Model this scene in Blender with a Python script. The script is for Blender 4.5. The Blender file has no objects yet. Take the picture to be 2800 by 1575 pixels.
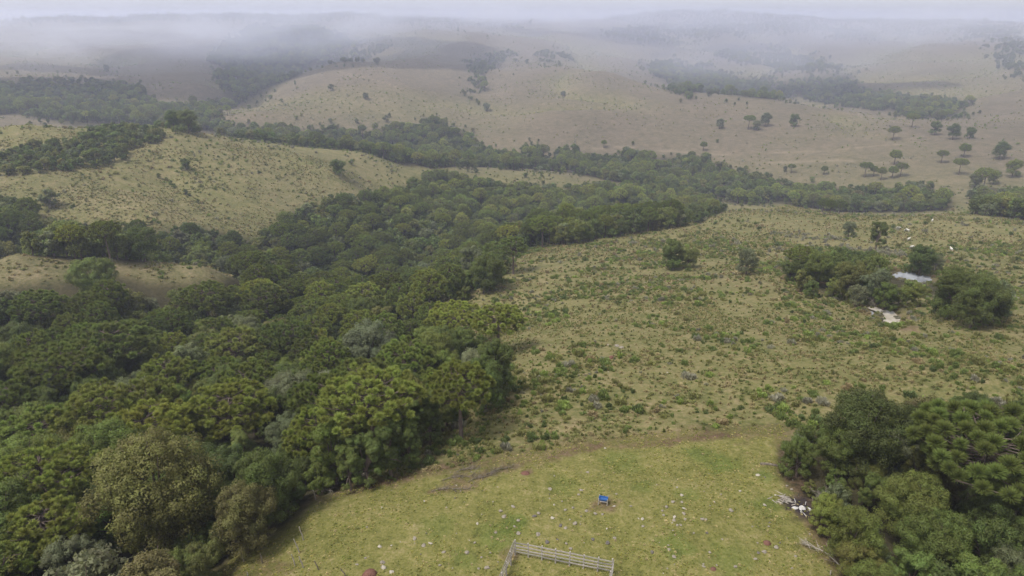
import bpy, bmesh, math, random
import numpy as np
from mathutils import Vector

random.seed(7)
RNG = np.random.default_rng(20240611)
scene = bpy.context.scene
COL = scene.collection

# ------------------------------------------------------------------ camera, sky, sun, exposure
PW, PH, FPX = 2800.0, 1575.0, 1865.0          # photograph size and focal length in its pixels
PITCH = math.radians(21.8)
CAM = np.array([0.0, 0.0, 45.0])
cd = bpy.data.cameras.new("camera")
cd.sensor_width = 36.0
cd.lens = 36.0 * FPX / PW
cd.clip_start = 0.5
cd.clip_end = 60000
cam = bpy.data.objects.new("camera", cd)
COL.objects.link(cam)
cam.location = CAM
cam.rotation_euler = (math.radians(90) - PITCH, 0, 0)
scene.camera = cam

SUN_EL, SUN_AZ = math.radians(60), math.radians(-125)
world = bpy.data.worlds.new("World")
scene.world = world
world.use_nodes = True
wn, wl = world.node_tree.nodes, world.node_tree.links
wn.clear()
w_out = wn.new("ShaderNodeOutputWorld")
w_bg = wn.new("ShaderNodeBackground")
w_sky = wn.new("ShaderNodeTexSky")
w_sky.sky_type = 'NISHITA'
w_sky.sun_disc = False
w_sky.sun_elevation = SUN_EL
w_sky.sun_rotation = SUN_AZ
w_sky.altitude = 900
w_sky.air_density = 1.0
w_sky.dust_density = 3.0
w_sky.ozone_density = 1.0
w_hsv = wn.new("ShaderNodeHueSaturation")      # overcast: the cloud sheet takes most of the blue out
w_hsv.inputs['Saturation'].default_value = 0.17
w_bg.inputs['Strength'].default_value = 0.09
wl.new(w_sky.outputs[0], w_hsv.inputs['Color'])
wl.new(w_hsv.outputs[0], w_bg.inputs['Color'])
wl.new(w_bg.outputs[0], w_out.inputs['Surface'])

sd = bpy.data.lights.new("sun", 'SUN')
sd.energy = 1.5
sd.angle = math.radians(14)
sd.color = (1.0, 0.97, 0.92)
sun = bpy.data.objects.new("sun", sd)
COL.objects.link(sun)
sun_dir = Vector((math.sin(SUN_AZ) * math.cos(SUN_EL), math.cos(SUN_AZ) * math.cos(SUN_EL), math.sin(SUN_EL)))
sun.rotation_euler = sun_dir.to_track_quat('Z', 'Y').to_euler()

vs = scene.view_settings
vs.view_transform = 'Standard'
vs.look = 'None'
vs.gamma = 1.0
vs.exposure = 1.3
vs.use_curve_mapping = False
cy = scene.cycles
cy.max_bounces = 8
cy.diffuse_bounces = 3
cy.glossy_bounces = 2
cy.transmission_bounces = 2
cy.transparent_max_bounces = 4
cy.volume_bounces = 6
cy.volume_step_rate = 1.0
cy.volume_max_steps = 64
cy.use_denoising = True
cy.denoising_prefilter = 'ACCURATE'

# ------------------------------------------------------------------ pixel <-> world helpers
SP, CP = math.sin(PITCH), math.cos(PITCH)

def ray(u, v):
    """unit direction of the sight line through a photograph pixel"""
    u = np.asarray(u, float); v = np.asarray(v, float)
    x = (u - PW / 2) / FPX
    y = -(v - PH / 2) / FPX
    d = np.stack([x, CP + y * SP, -SP + y * CP], -1)
    return d / np.linalg.norm(d, axis=-1, keepdims=True)

def project(p):
    """photograph pixel and distance of world points (n,3)"""
    q = np.asarray(p, float) - CAM
    fwd = q[..., 1] * CP - q[..., 2] * SP
    up = q[..., 1] * SP + q[..., 2] * CP
    f = np.where(fwd > 0.5, fwd, 0.5)
    u = PW / 2 + FPX * q[..., 0] / f
    v = PH / 2 - FPX * up / f
    bad = fwd <= 0.5
    return np.where(bad, -9e5, u), np.where(bad, 9e5, v), np.linalg.norm(q, axis=-1)

def inside(poly, u, v):
    poly = np.asarray(poly, float)
    res = np.zeros(np.shape(u), bool)
    n = len(poly)
    j = n - 1
    for i in range(n):
        xi, yi = poly[i]; xj, yj = poly[j]
        if yi != yj:
            c = ((yi > v) != (yj > v)) & (u < (xj - xi) * (v - yi) / (yj - yi) + xi)
            res ^= c
        j = i
    return res

def poly_dist(poly, x, y):
    """distance of points to the outline of a polygon"""
    poly = np.asarray(poly, float)
    best = np.full(np.shape(x), 1e9)
    for i in range(len(poly)):
        a = poly[i]; b = poly[(i + 1) % len(poly)]
        ab = b - a
        L = ab @ ab + 1e-9
        t = np.clip(((x - a[0]) * ab[0] + (y - a[1]) * ab[1]) / L, 0, 1)
        best = np.minimum(best, np.hypot(x - a[0] - t * ab[0], y - a[1] - t * ab[1]))
    return best

def line_dist(pts, x, y):
    pts = np.asarray(pts, float)
    best = np.full(np.shape(x), 1e9)
    for i in range(len(pts) - 1):
        a = pts[i]; b = pts[i + 1]
        ab = b - a
        L = ab @ ab + 1e-9
        t = np.clip(((x - a[0]) * ab[0] + (y - a[1]) * ab[1]) / L, 0, 1)
        best = np.minimum(best, np.hypot(x - a[0] - t * ab[0], y - a[1] - t * ab[1]))
    return best

def sstep(a, b, x):
    t = np.clip((x - a) / (b - a), 0, 1)
    return t * t * (3 - 2 * t)

def vnoise(x, y, seed=0):
    xi = np.floor(x).astype(np.int64); yi = np.floor(y).astype(np.int64)
    xf = x - xi; yf = y - yi
    def h(a, b):
        n = (a * 374761393 + b * 668265263 + seed * 362437) & 0x7fffffff
        n = ((n ^ (n >> 13)) * 1274126177) & 0x7fffffff
        return ((n ^ (n >> 16)) & 0xffff) / 65535.0
    sx = xf * xf * (3 - 2 * xf); sy = yf * yf * (3 - 2 * yf)
    a = h(xi, yi) * (1 - sx) + h(xi + 1, yi) * sx
    b = h(xi, yi + 1) * (1 - sx) + h(xi + 1, yi + 1) * sx
    return a * (1 - sy) + b * sy

def fbm(x, y, octaves=4, seed=0):
    s = 0.0; amp = 0.5; tot = 0.0
    for o in range(octaves):
        s = s + amp * vnoise(x * 2 ** o + 17.3 * o, y * 2 ** o - 9.1 * o, seed + o)
        tot += amp; amp *= 0.5
    return s / tot

# ------------------------------------------------------------------ terrain: surveyed points (pixel, distance or height, canopy to ground)
SURVEY_Z = [  # (u, v, height) on the near ground
 (1400,1560,0),(1650,1370,0),(2100,1400,-.2),(1000,1500,-.6),(700,1500,-1.8),(1300,1290,-.6),(1600,1215,-1.2),
 (1900,1185,-1.2),(2150,1250,-.8),(2500,1560,-1.2),(2800,1500,-2.2),(2700,1250,-3),(1300,1130,-4.5),(1650,1100,-3.6),
 (2050,1110,-3.2),(850,1400,-1.6),(560,1570,-3.2),(300,1560,-6)]
SURVEY_D = [  # (u, v, distance, drop from canopy to ground)
 (1400,1000,111,0),(1700,1000,109,0),(2200,1000,111,0),(2700,1000,115,0),(2780,1090,94,0.6),(1500,900,141,0),(1800,900,138,0),
 (2200,900,142,0),(2700,920,146,0),(2440,870,160,0),(2490,770,212,0),(2195,755,200,0),(1800,750,212,0),(2530,720,245,0),
 (2640,840,172,0),(2790,700,258,0),(2790,850,168,0),(2480,657,300,0),(2450,600,360,0),(2280,590,415,0),(2100,650,290,0),
 (2150,560,430,0),(2650,580,420,0),(2790,620,350,0),(1700,700,252,0),(1450,700,262,0),(1450,652,312,1.2),(1700,622,350,0),(1900,585,395,0),
 (1450,668,352,0),(1580,652,374,0),(1700,640,394,0),(1850,612,432,0),(1400,600,430,-13),(1250,690,335,-13),(1100,750,270,-14),(1600,560,490,-13),(1800,520,545,-13),(2100,520,545,-13),
 (2450,560,475,-12),(2750,545,500,-11),(1300,780,206,0),(1340,940,141,0),(1240,930,158,-5),(1330,1060,104,-1),(1220,790,205,-4),
 (1000,1262,94,0),(900,1302,87,0),(1130,1172,98,0),(1230,1080,108,-4),(600,1150,85,-13),(300,1150,85,-14),(100,1350,67,-13),(300,1450,62,-10),(100,1000,115,-15),(400,920,140,-15),
 (700,950,130,-14),(1000,870,155,-13),(150,830,180,-14),(600,790,205,-14),(900,740,260,-15),(1000,1000,108,-12),
 (50,700,236,1.6),(300,722,232,1.6),(560,738,230,1.8),(100,745,215,-6),(450,780,205,-10),
 (100,640,295,-14),(400,640,305,-15),(700,660,312,-14),
 (50,560,350,-8),(400,560,350,0),(700,610,350,-3),(600,500,395,0),(300,485,390,0),(100,490,380,0),(350,450,408,0),(460,485,400,-4),
 (100,400,425,-3),(500,400,440,0),(800,500,420,0),(920,455,445,0),(700,387,492,0),(1000,424,520,2),(490,335,472,-3),
 (250,350,468,-3),(50,345,470,2),(1250,457,560,0),(1500,472,592,0),(1750,502,605,0),(1000,505,455,-4),(1200,490,515,-8),
 (650,352,750,-15),(1000,392,735,-15),(1250,402,725,-14),(1550,432,700,-13),(1900,472,660,-14),(2250,510,610,-14),
 (200,270,950,-18),(20,310,880,0),(400,240,1050,0),(550,225,1060,0),(100,160,1400,0),(300,105,1850,0),(150,60,2400,0),(620,240,1020,-26),(750,170,1250,-34),
 (700,292,820,0),(900,250,900,0),(1100,250,920,0),(1100,350,800,0),(1400,382,765,0),(1295,290,885,-14),(1300,215,1060,-20),
 (1330,150,1280,-16),(1500,300,870,0),(1700,300,885,0),(1550,200,1080,0),(1650,182,1150,0),(930,165,1120,0),(1220,180,1120,0),
 (860,140,1400,-30),(1100,150,1220,0),(1100,100,1500,0),(1000,42,2150,0),(800,45,2200,0),(1400,72,1900,0),(1500,120,1500,0),(1250,60,2100,0),
 (2000,380,800,0),(2300,420,745,0),(2600,430,735,0),(2000,300,920,0),(2300,345,850,0),(2700,400,770,0),(2000,258,1020,0),
 (1850,215,1230,-30),(2100,266,1060,0),(2300,305,955,0),(2400,270,1130,-26),(2250,235,1260,-30),(2650,290,1100,-6),(2450,200,1400,0),
 (2500,122,1700,0),(2650,125,1680,0),(2700,180,1500,0),(2790,250,1250,0),(2300,150,1750,-28),(2000,110,1950,0),(1850,30,2600,0),(2050,40,2700,0),
 (2350,60,2650,0),(2700,62,2650,0),(1700,50,2600,0),(1550,62,2550,0),(600,48,2500,0),(2100,200,1400,-24),(2150,70,2300,0),(350,48,2500,0)]
FREE = []     # (azimuth deg, distance, height) beyond the frame
for a in range(-180, 180, 30):
    FREE.append((a, 3.0, -1.0)); FREE.append((a, 14.0, -0.8))
for a in (-170, -130, -95, -65, 65, 95, 130, 170):
    for r_, z_ in ((45, -3), (130, -12), (400, -45), (1000, -60), (2400, 10)):
        FREE.append((a, r_, z_ + (4 if abs(a) > 90 else 0)))
for a in range(-180, 180, 12):
    FREE.append((a, 3700.0, 12.0 if abs(a) < 50 else 20.0)); FREE.append((a, 9000.0, -20.0)); FREE.append((a, 14000.0, -30.0))

pts = []
for u, v, z in SURVEY_Z:
    d = ray(u, v); t = (z - CAM[2]) / d[2]
    pts.append(CAM + d * t)
for u, v, D, dz in SURVEY_D:
    p = CAM + ray(u, v) * D; p[2] += dz
    pts.append(p)
for a, r_, z_ in FREE:
    pts.append((r_ * math.sin(math.radians(a)), r_ * math.cos(math.radians(a)), z_))
pts = np.array(pts)

def polar(x, y):
    return np.arctan2(x, y), np.log(np.maximum(np.hypot(x, y), 1.0))

KA = 1.15
def _feat(th, lr):
    return np.stack([np.sin(th) * KA * 1.0, np.cos(th) * KA, lr], -1)

def _ker(r):
    return r            # biharmonic spline in three dimensions

_th, _lr = polar(pts[:, 0], pts[:, 1])
_X = _feat(_th, _lr)
_K = _ker(np.linalg.norm(_X[:, None] - _X[None], axis=-1)) - 0.004 * np.eye(len(_X))
_P = np.concatenate([np.ones((len(_X), 1)), _X], 1)
_A = np.zeros((len(_X) + 4, len(_X) + 4))
_A[:len(_X), :len(_X)] = _K; _A[:len(_X), len(_X):] = _P; _A[len(_X):, :len(_X)] = _P.T
_A[len(_X):, len(_X):] = -1e-9 * np.eye(4)
_W = np.linalg.solve(_A, np.concatenate([pts[:, 2], np.zeros(4)]))

def base_height(th, lr):
    sh = np.shape(th)
    X = _feat(np.ravel(th), np.ravel(lr))
    out = np.empty(len(X))
    for s in range(0, len(X), 20000):
        x = X[s:s + 20000]
        d2 = (x * x).sum(1)[:, None] + (_X * _X).sum(1)[None] - 2 * x @ _X.T
        out[s:s + 20000] = np.sqrt(np.maximum(d2, 0)) @ _W[:len(_X)] + _W[len(_X)] + x @ _W[len(_X) + 1:]
    return out.reshape(sh)

# polar sheet, fine inside the field of view, out to the horizon
AZ = np.unique(np.concatenate([np.linspace(-180, -46, 46), np.linspace(-46, 46, 560), np.linspace(46, 180, 46)]))
AZ = np.radians(AZ)
LR = np.concatenate([np.linspace(math.log(3.0), math.log(38), 26)[:-1], np.linspace(math.log(38), math.log(3200), 600)[:-1],
                     np.linspace(math.log(3200), math.log(12000), 40)])
GT, GL = np.meshgrid(AZ, LR, indexing='ij')
GR = np.exp(GL)
GX, GY = GR * np.sin(GT), GR * np.cos(GT)
# spline on a coarser net, then linear between
_ca = np.unique(np.concatenate([AZ[::3], AZ[-1:]])); _cl = np.unique(np.concatenate([LR[::3], LR[-1:]]))
_ct, _cl2 = np.meshgrid(_ca, _cl, indexing='ij')
_cz = base_height(_ct, _cl2)

def bilin(ax, ay, Z, th, lr):
    i = np.clip(np.searchsorted(ax, th) - 1, 0, len(ax) - 2)
    j = np.clip(np.searchsorted(ay, lr) - 1, 0, len(ay) - 2)
    fx = np.clip((th - ax[i]) / (ax[i + 1] - ax[i]), 0, 1)
    fy = np.clip((lr - ay[j]) / (ay[j + 1] - ay[j]), 0, 1)
    return (Z[i, j] * (1 - fx) + Z[i + 1, j] * fx) * (1 - fy) + (Z[i, j + 1] * (1 - fx) + Z[i + 1, j + 1] * fx) * fy

GZ = bilin(_ca, _cl, _cz, GT, GL)
# relief the survey is too coarse for: soft undulation growing with distance, small humps nearby
GZ += (fbm(GX / 38, GY / 38, 3, 5) - .5) * 2.2 * sstep(90, 260, GR)
GZ += (fbm(GX / 160, GY / 160, 4, 11) - .5) * 22.0 * sstep(600, 1500, GR)
def gully(x, y):
    n = fbm(x / 260, y / 260, 3, 301)
    return np.clip(1 - np.abs(2 * n - 1) * 3.2, 0, 1) ** 2
GULLY = gully(GX, GY) * sstep(680, 1000, GR)
GZ -= 11.0 * GULLY
GZ += (fbm(GX / 5.5, GY / 5.5, 3, 23) - .5) * 0.5 * sstep(20, 60, GR)
GZ += (fbm(GX / 1.1, GY / 1.1, 2, 31) - .5) * 0.16 * (1 - sstep(120, 300, GR))

def ground(x, y):
    th, lr = polar(np.asarray(x, float), np.asarray(y, float))
    return bilin(AZ, LR, GZ, th, lr)

_DS = np.exp(np.linspace(math.log(35), math.log(6000), 1500))
def hit(u, v):
    """first point where the sight line through a pixel meets the ground"""
    d = ray(u, v)
    p = CAM + d * _DS[:, None]
    below = np.nonzero(p[:, 2] < ground(p[:, 0], p[:, 1]))[0]
    i = below[0] if len(below) else len(_DS) - 1
    a, b = _DS[max(i - 1, 0)], _DS[i]
    for _ in range(12):
        m = .5 * (a + b); q = CAM + d * m
        if q[2] < ground(q[0], q[1]): b = m
        else: a = m
    q = CAM + d * b
    return np.array([q[0], q[1], float(ground(q[0], q[1]))])

# ------------------------------------------------------------------ where things grow and lie (photograph outlines, laid on the ground)
F_MAIN = [(-400,2000),(-400,505),(0,525),(70,545),(150,600),(400,612),(560,606),(690,640),(760,600),(800,562),(1000,520),(1120,490),
 (1200,462),(1260,462),(1330,488),(1600,503),(1780,508),(1890,502),(1965,540),(1985,562),(1900,588),(1750,612),(1530,645),(1420,660),(1340,690),(1410,715),
 (1330,765),(1230,795),(1160,815),(1220,850),(1270,890),(1320,935),(1375,960),(1400,1000),(1330,1050),(1280,1100),(1180,1190),
 (1090,1245),(960,1300),(880,1325),(810,1385),(740,1430),(650,1475),(600,1530),(500,1575),(420,2000)]
F_VALLEY = [(540,318),(620,325),(800,345),(1000,350),(1100,345),(1180,325),(1290,355),(1310,395),(1430,420),(1500,425),(1560,400),(1630,410),
 (1900,420),(1990,460),(2100,480),(2300,500),(2500,498),(2610,520),(2600,580),(2500,605),(2400,600),(2290,560),(2150,540),(2000,540),
 (1900,510),(1780,503),(1650,475),(1500,448),(1240,440),(1100,437),(1000,418),(700,375),(540,345)]
F_EAST = [(2690,515),(2800,505),(3100,495),(3100,660),(2800,620),(2720,590),(2660,560)]
F_WEST = [(-300,212),(100,218),(370,230),(400,262),(480,282),(610,258),(620,175),(585,140),(620,105),(700,70),(860,62),(960,110),(960,138),
 (880,160),(740,240),(640,272),(580,302),(560,340),(200,330),(60,300),(-300,310)]
F_NORTH = [(1750,165),(1900,170),(2000,198),(2150,228),(2172,262),(2060,258),(1900,240),(1890,262),(1800,205)]
F_NORTHEAST = [(2150,212),(2330,195),(2360,238),(2500,258),(2620,268),(2645,312),(2500,312),(2400,285),(2250,272),(2160,242)]
F_RIGHT = [(2130,1200),(2200,1165),(2330,1130),(2480,1090),(2620,1080),(2850,1090),(3300,1090),(3300,2100),(2420,2100),(2330,1575),(2290,1500),
 (2230,1420),(2225,1370),(2180,1320),(2130,1270)]
F_POND = [(2130,725),(2180,700),(2260,690),(2330,680),(2420,705),(2480,755),(2490,800),(2480,835),(2430,835),(2350,800),(2250,790),(2170,760)]
F_POND_EAST = [(2530,765),(2600,745),(2680,765),(2770,830),(2700,850),(2600,835),(2550,805)]
F_HILLSCRUB = [(-200,420),(0,398),(100,385),(200,368),(230,345),(330,335),(440,345),(450,375),(380,392),(330,432),(250,448),(100,462),(-200,480)]
F_CREST = [(435,318),(450,300),(500,300),(540,318),(550,345),(500,352),(440,348)]
SPUR = [(-400,640),(0,685),(150,710),(350,722),(450,712),(620,732),(665,750),(600,768),(480,778),(420,774),(330,752),(230,735),(170,768),(0,790),(-400,800)]
SPUR_CLEAR = [(-400,640),(0,685),(150,710),(350,722),(450,712),(620,732),(665,750),(620,790),(480,800),(420,800),(330,780),(200,790),(0,800),(-400,810)]
PADDOCK = [(480,2100),(560,1560),(640,1500),(760,1460),(900,1360),(1000,1330),(1300,1268),(1600,1208),(1900,1178),(2140,1165),(2150,1250),(2230,1350),(2300,1500),(2330,1575),(2500,2100)]
SLOPE = [(1100,1290),(1290,1090),(1420,1000),(1430,870),(1200,810),(1400,720),(1340,690),(1420,658),(1750,612),(1950,585),(2100,540),(2300,570),(2800,620),(3200,700),(3200,1090),(2600,1085),(2140,1165),(1600,1205)]

def px_ground(poly):
    return [tuple(hit(u, v)[:2]) for u, v in poly]

# ponds: level water in shallow basins
POND_PX = {'near': [(2372,842),(2392,839),(2416,847),(2438,849),(2455,865),(2468,879),(2477,895),(2464,897),(2440,889),(2408,878),(2418,863),(2398,852)],
           'puddle': [(2374,852),(2384,850),(2390,860),(2377,862)],
           'far': [(2438,752),(2460,743),(2500,747),(2545,758),(2545,768),(2525,778),(2490,770),(2460,762)]}
PONDS = {}
for k, poly in POND_PX.items():
    c = np.mean(poly, 0)
    z0 = hit(*c)[2] - (0.35 if k != 'puddle' else .2)
    w = []
    for u, v in poly:
        d = ray(u, v); t = (z0 - CAM[2]) / d[2]
        w.append(tuple((CAM + d * t)[:2]))
    PONDS[k] = (z0, w)
for k, (z0, w) in PONDS.items():
    wa = np.array(w); c = wa.mean(0)
    near = (np.abs(GX - c[0]) < 40) & (np.abs(GY - c[1]) < 60)
    x, y = GX[near], GY[near]
    s = poly_dist(w, x, y); ins = inside(w, x, y)
    bank = 7.0 if k != 'puddle' else 2.0
    f = np.where(ins, 0.0, sstep(0.3, bank, s))
    bed = z0 - np.where(ins, .1 + np.minimum(s * .2, .5), -0.03 - .05 * np.minimum(s, 2))
    GZ[near] = bed * (1 - f) + GZ[near] * f
    if k == 'near':      # the dam behind it
        r = line_dist([tuple(hit(*p)[:2]) for p in [(2366,824),(2410,832),(2450,847),(2485,870),(2505,893),(2500,908)]], x, y)
        GZ[near] += np.where(ins, 0, 0.9 * np.exp(-(r / 2.2) ** 2)) * sstep(.2, 1.5, np.where(ins, 0, s))

U, V, DD = project(np.stack([GX, GY, GZ], -1))
U6, V6, _ = project(np.stack([GX, GY, GZ + 1.2 + 4 * sstep(200, 500, GR)], -1))

def soft_line(px, width, rag=1.0):
    pl = px_ground(px)
    return 1 - sstep(width * .4, width, line_dist(pl, GX, GY) * (1 + rag * (fbm(GX / 1.3, GY / 1.3, 3, 77) - .5)))

def soft_spot(u, v, r):
    c = hit(u, v)
    return 1 - sstep(r * .4, r, np.hypot(GX - c[0], GY - c[1]) * (1 + 1.1 * (fbm(GX / 1.1, GY / 1.1, 3, 99) - .5)))

nearm = GR < 130
a_pad = (inside(PADDOCK, U, V) & (DD < 100)).astype(float)
def blur(a, n):
    for _ in range(n):
        a = (a + np.roll(a, 1, 0) + np.roll(a, -1, 0)) / 3
        a[:, 1:-1] = (a[:, 1:-1] + a[:, :-2] + a[:, 2:]) / 3
    return a
a_pad = blur(a_pad, 4)
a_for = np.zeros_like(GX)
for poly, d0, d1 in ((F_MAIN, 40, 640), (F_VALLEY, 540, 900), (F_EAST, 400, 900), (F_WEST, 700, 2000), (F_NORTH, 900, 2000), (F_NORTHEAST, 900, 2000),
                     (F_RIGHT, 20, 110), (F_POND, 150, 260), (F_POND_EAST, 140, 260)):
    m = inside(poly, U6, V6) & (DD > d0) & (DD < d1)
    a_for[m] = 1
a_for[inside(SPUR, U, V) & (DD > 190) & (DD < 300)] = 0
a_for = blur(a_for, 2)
a_soil = np.zeros_like(GX)
for px, w_, k_ in (([(985,1335),(1120,1300),(1230,1275),(1280,1262)], 1.6, .9), ([(1240,1322),(1330,1295),(1420,1265)], 1.1, .7), ([(1250,1300),(1300,1275),(1350,1258)], .9, .6),
               ([(1180,1345),(1290,1330)], .8, .7), ([(1505,1250),(1560,1232),(1640,1218)], 1.2, .9), ([(1700,1222),(1800,1212)], 1.0, .7), ([(1820,1208),(1960,1192),(2000,1188)], 1.3, .95),
               ([(2130,1180),(2160,1260)], 1.2, .6), ([(2200,1385),(2250,1450),(2300,1540)], 2.4, .75), ([(2160,1290),(2200,1340)], 2.0, .7),
               ([(890,1350),(980,1325)], 1.5, .6), ([(700,1545),(780,1555),(640,1570)], 1.6, .55)):
    a_soil = np.maximum(a_soil, k_ * soft_line(px, w_, 1.6))
a_soil = np.maximum(a_soil, .5 * soft_line([(900,1355),(1000,1328),(1150,1296),(1300,1268),(1450,1252),(1600,1212),(1800,1195),(2000,1182),(2140,1172)], 2.3, 1.3))
for u_, v_, r_, k_ in ((1655,1380,1.7,.8),(2195,1388,2.4,1.0),(2180,1330,1.6,.7),(2345,825,3.4,1),(2340,842,2.0,.8),(2490,895,2.6,.9),(2475,876,1.8,.6),(2500,905,1.8,.6),(1395,1520,1.3,.7),
                   (2420,800,2.5,.6),(2250,775,3.0,.6),(2185,760,2.0,.7),(1440,1292,.8,1)):
    a_soil = np.maximum(a_soil, k_ * soft_spot(u_, v_, r_))
a_lush = np.zeros_like(GX)
for u_, v_, r_, k_ in ((1400,1440,2.2,1),(1360,1470,2.5,.8),(1420,1425,1.4,1),(1980,1270,2.4,.9),(2090,1300,1.6,.9),(1920,1240,2.5,.8),(2100,1380,2.2,.7),(2000,1530,3,.6),(1700,1260,3,.6),
                    (1200,1440,2.5,.5),(2740,1500,1,.3),(1540,1330,2,.5),(1850,1490,2.2,.8),(1270,1530,1.8,.6),(1760,1330,1.6,.6),(1880,1350,1.5,.6),(2170,1360,1.5,.5)):
    a_lush = np.maximum(a_lush, k_ * soft_spot(u_, v_, r_))
a_char = np.maximum(soft_spot(2195, 1390, 2.0), 0)
a_track = np.zeros_like(GX)
for px, w_ in (([(1930,421),(2130,418),(2300,409),(2480,396)], 2.2), ([(2050,443),(2300,438),(2430,446)], 2.2), ([(1560,410),(1700,402),(1900,418)], 2.0),
               ([(2290,300),(2350,318),(2420,330),(2520,345)], 3.0), ([(920,195),(1000,215),(1100,245)], 2.0), ([(2100,255),(2200,285),(2350,285)],3.)):
    a_track = np.maximum(a_track, soft_line(px, w_, .6))
a_wet = np.zeros_like(GX)
for k, (z0, w) in PONDS.items():
    a_wet = np.maximum(a_wet, np.where(inside(w, GX, GY), 1, 1 - sstep(.3, 1.6 if k != 'puddle' else .6, poly_dist(w, GX, GY))))
a_dry = sstep(420, 800, GR) * .9
a_dry = np.maximum(a_dry, blur((inside(SPUR, U, V) & (DD > 190) & (DD < 330)).astype(float), 3) * .25)
a_dry = a_dry * (1 - .75 * GULLY)
a_dry = np.clip(a_dry + .35 * (fbm(GX / 60, GY / 60, 3, 41) - .5) * 2 * sstep(60, 150, GR) * (1 - .6 * sstep(500, 800, GR)), 0, 1)

# ------------------------------------------------------------------ material helpers
class NT:
    def __init__(self, name):
        self.m = bpy.data.materials.new(name); self.m.use_nodes = True
        self.t = self.m.node_tree; self.t.nodes.clear()
        self.out = self.n('ShaderNodeOutputMaterial')
    def n(self, t, **kw):
        nd = self.t.nodes.new(t)
        for k, v in kw.items(): setattr(nd, k, v)
        return nd
    def l(self, a, b): self.t.links.new(a, b)
    def attr(self, name, kind='GEOMETRY'):
        a = self.n('ShaderNodeAttribute'); a.attribute_name = name; a.attribute_type = kind
        return a
    def noise(self, scale, detail=4, rough=.55, vec=None, dist=0.0):
        nd = self.n('ShaderNodeTexNoise'); nd.inputs['Scale'].default_value = scale
        nd.inputs['Detail'].default_value = detail; nd.inputs['Roughness'].default_value = rough; nd.inputs['Distortion'].default_value = dist
        if vec is not None: self.l(vec, nd.inputs['Vector'])
        return nd.outputs['Fac']
    def ramp(self, fac, stops, interp='LINEAR'):
        r = self.n('ShaderNodeValToRGB'); r.color_ramp.interpolation = interp
        e = r.color_ramp.elements
        while len(e) > 1: e.remove(e[-1])
        e[0].position = stops[0][0]; e[0].color = (*stops[0][1], 1)
        for p, c in stops[1:]:
            x = e.new(p); x.color = (*c, 1)
        self.l(fac, r.inputs['Fac'])
        return r.outputs['Color']
    def val(self, fac, stops): return self.ramp(fac, [(p, (c, c, c)) for p, c in stops])
    def mix(self, fac, a, b, mode='MIX'):
        x = self.n('ShaderNodeMix'); x.data_type = 'RGBA'; x.blend_type = mode
        for s, v in ((0, fac), (6, a), (7, b)):
            if hasattr(v, 'node'): self.l(v, x.inputs[s])
            else: x.inputs[s].default_value = v if s == 0 else (*v, 1)
        return x.outputs[2]
    def math(self, op, a, b=None, clamp=False):
        x = self.n('ShaderNodeMath'); x.operation = op; x.use_clamp = clamp
        for s, v in ((0, a), (1, b)):
            if v is None: continue
            if hasattr(v, 'node'): self.l(v, x.inputs[s])
            else: x.inputs[s].default_value = v
        return x.outputs[0]
    def pos(self): return self.n('ShaderNodeNewGeometry').outputs['Position']
    def obj(self): return self.n('ShaderNodeTexCoord').outputs['Object']
    def bsdf(self, color, rough=.9, spec=.2, bump=None, bump_d=.1, bump_s=.6, metal=0.0, trans=0.0):
        b = self.n('ShaderNodeBsdfPrincipled')
        if hasattr(color, 'node'): self.l(color, b.inputs['Base Color'])
        else: b.inputs['Base Color'].default_value = (*color, 1)
        if hasattr(rough, 'node'): self.l(rough, b.inputs['Roughness'])
        else: b.inputs['Roughness'].default_value = rough
        b.inputs['Specular IOR Level'].default_value = spec
        b.inputs['Metallic'].default_value = metal
        if bump is not None:
            bp = self.n('ShaderNodeBump'); bp.inputs['Strength'].default_value = bump_s; bp.inputs['Distance'].default_value = bump_d
            self.l(bump, bp.inputs['Height']); self.l(bp.outputs[0], b.inputs['Normal'])
        self.l(b.outputs[0], self.out.inputs['Surface'])
        return b

def simple(name, c1, c2, scale=3.0, rough=.85, spec=.2, bump=.03, detail=5):
    t = NT(name); p = t.obj()
    f = t.noise(scale, detail, .6, p)
    t.bsdf(t.ramp(f, [(.3, c1), (.7, c2)]), rough, spec, t.noise(scale * 3, 4, .6, p), bump)
    return t.m

# ground
t = NT('ground_cover')
P = t.pos()
nA = t.noise(.018, 5, .55, P); nB = t.noise(.16, 7, .62, P); nC = t.noise(1.1, 6, .65, P); nD = t.noise(4.2, 5, .65, P)
mix_n = t.math('ADD', t.math('MULTIPLY', nB, .36), t.math('ADD', t.math('MULTIPLY', nC, .52), t.math('ADD', t.math('MULTIPLY', nA, .16), t.math('MULTIPLY', t.math('SUBTRACT', nD, .5), .30))))
meadow = t.ramp(mix_n, [(.36, (.068, .073, .024)), (.46, (.120, .119, .042)), (.54, (.168, .149, .063)), (.64, (.236, .188, .101))])
dry = t.ramp(mix_n, [(.36, (.056, .051, .031)), (.47, (.100, .084, .053)), (.56, (.142, .112, .076)), (.66, (.204, .156, .108))])
pad_n = t.math('ADD', t.math('MULTIPLY', nB, .26), t.math('ADD', t.math('MULTIPLY', nC, .40), t.math('ADD', t.math('MULTIPLY', nD, .46), -.06)))
padc = t.ramp(pad_n, [(.36, (.070, .072, .020)), (.46, (.132, .130, .036)), (.55, (.182, .164, .056)), (.66, (.275, .222, .116))])
lush = t.ramp(pad_n, [(.36, (.055, .070, .017)), (.50, (.100, .122, .028)), (.66, (.160, .165, .050))])
soil = t.ramp(mix_n, [(.38, (0.050, 0.032, 0.022)), (.50, (0.094, 0.056, 0.037)), (.62, (0.155, 0.108, 0.068))])
floor = t.ramp(mix_n, [(.40, (.030, .028, .014)), (.60, (.065, .055, .028))])
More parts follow.
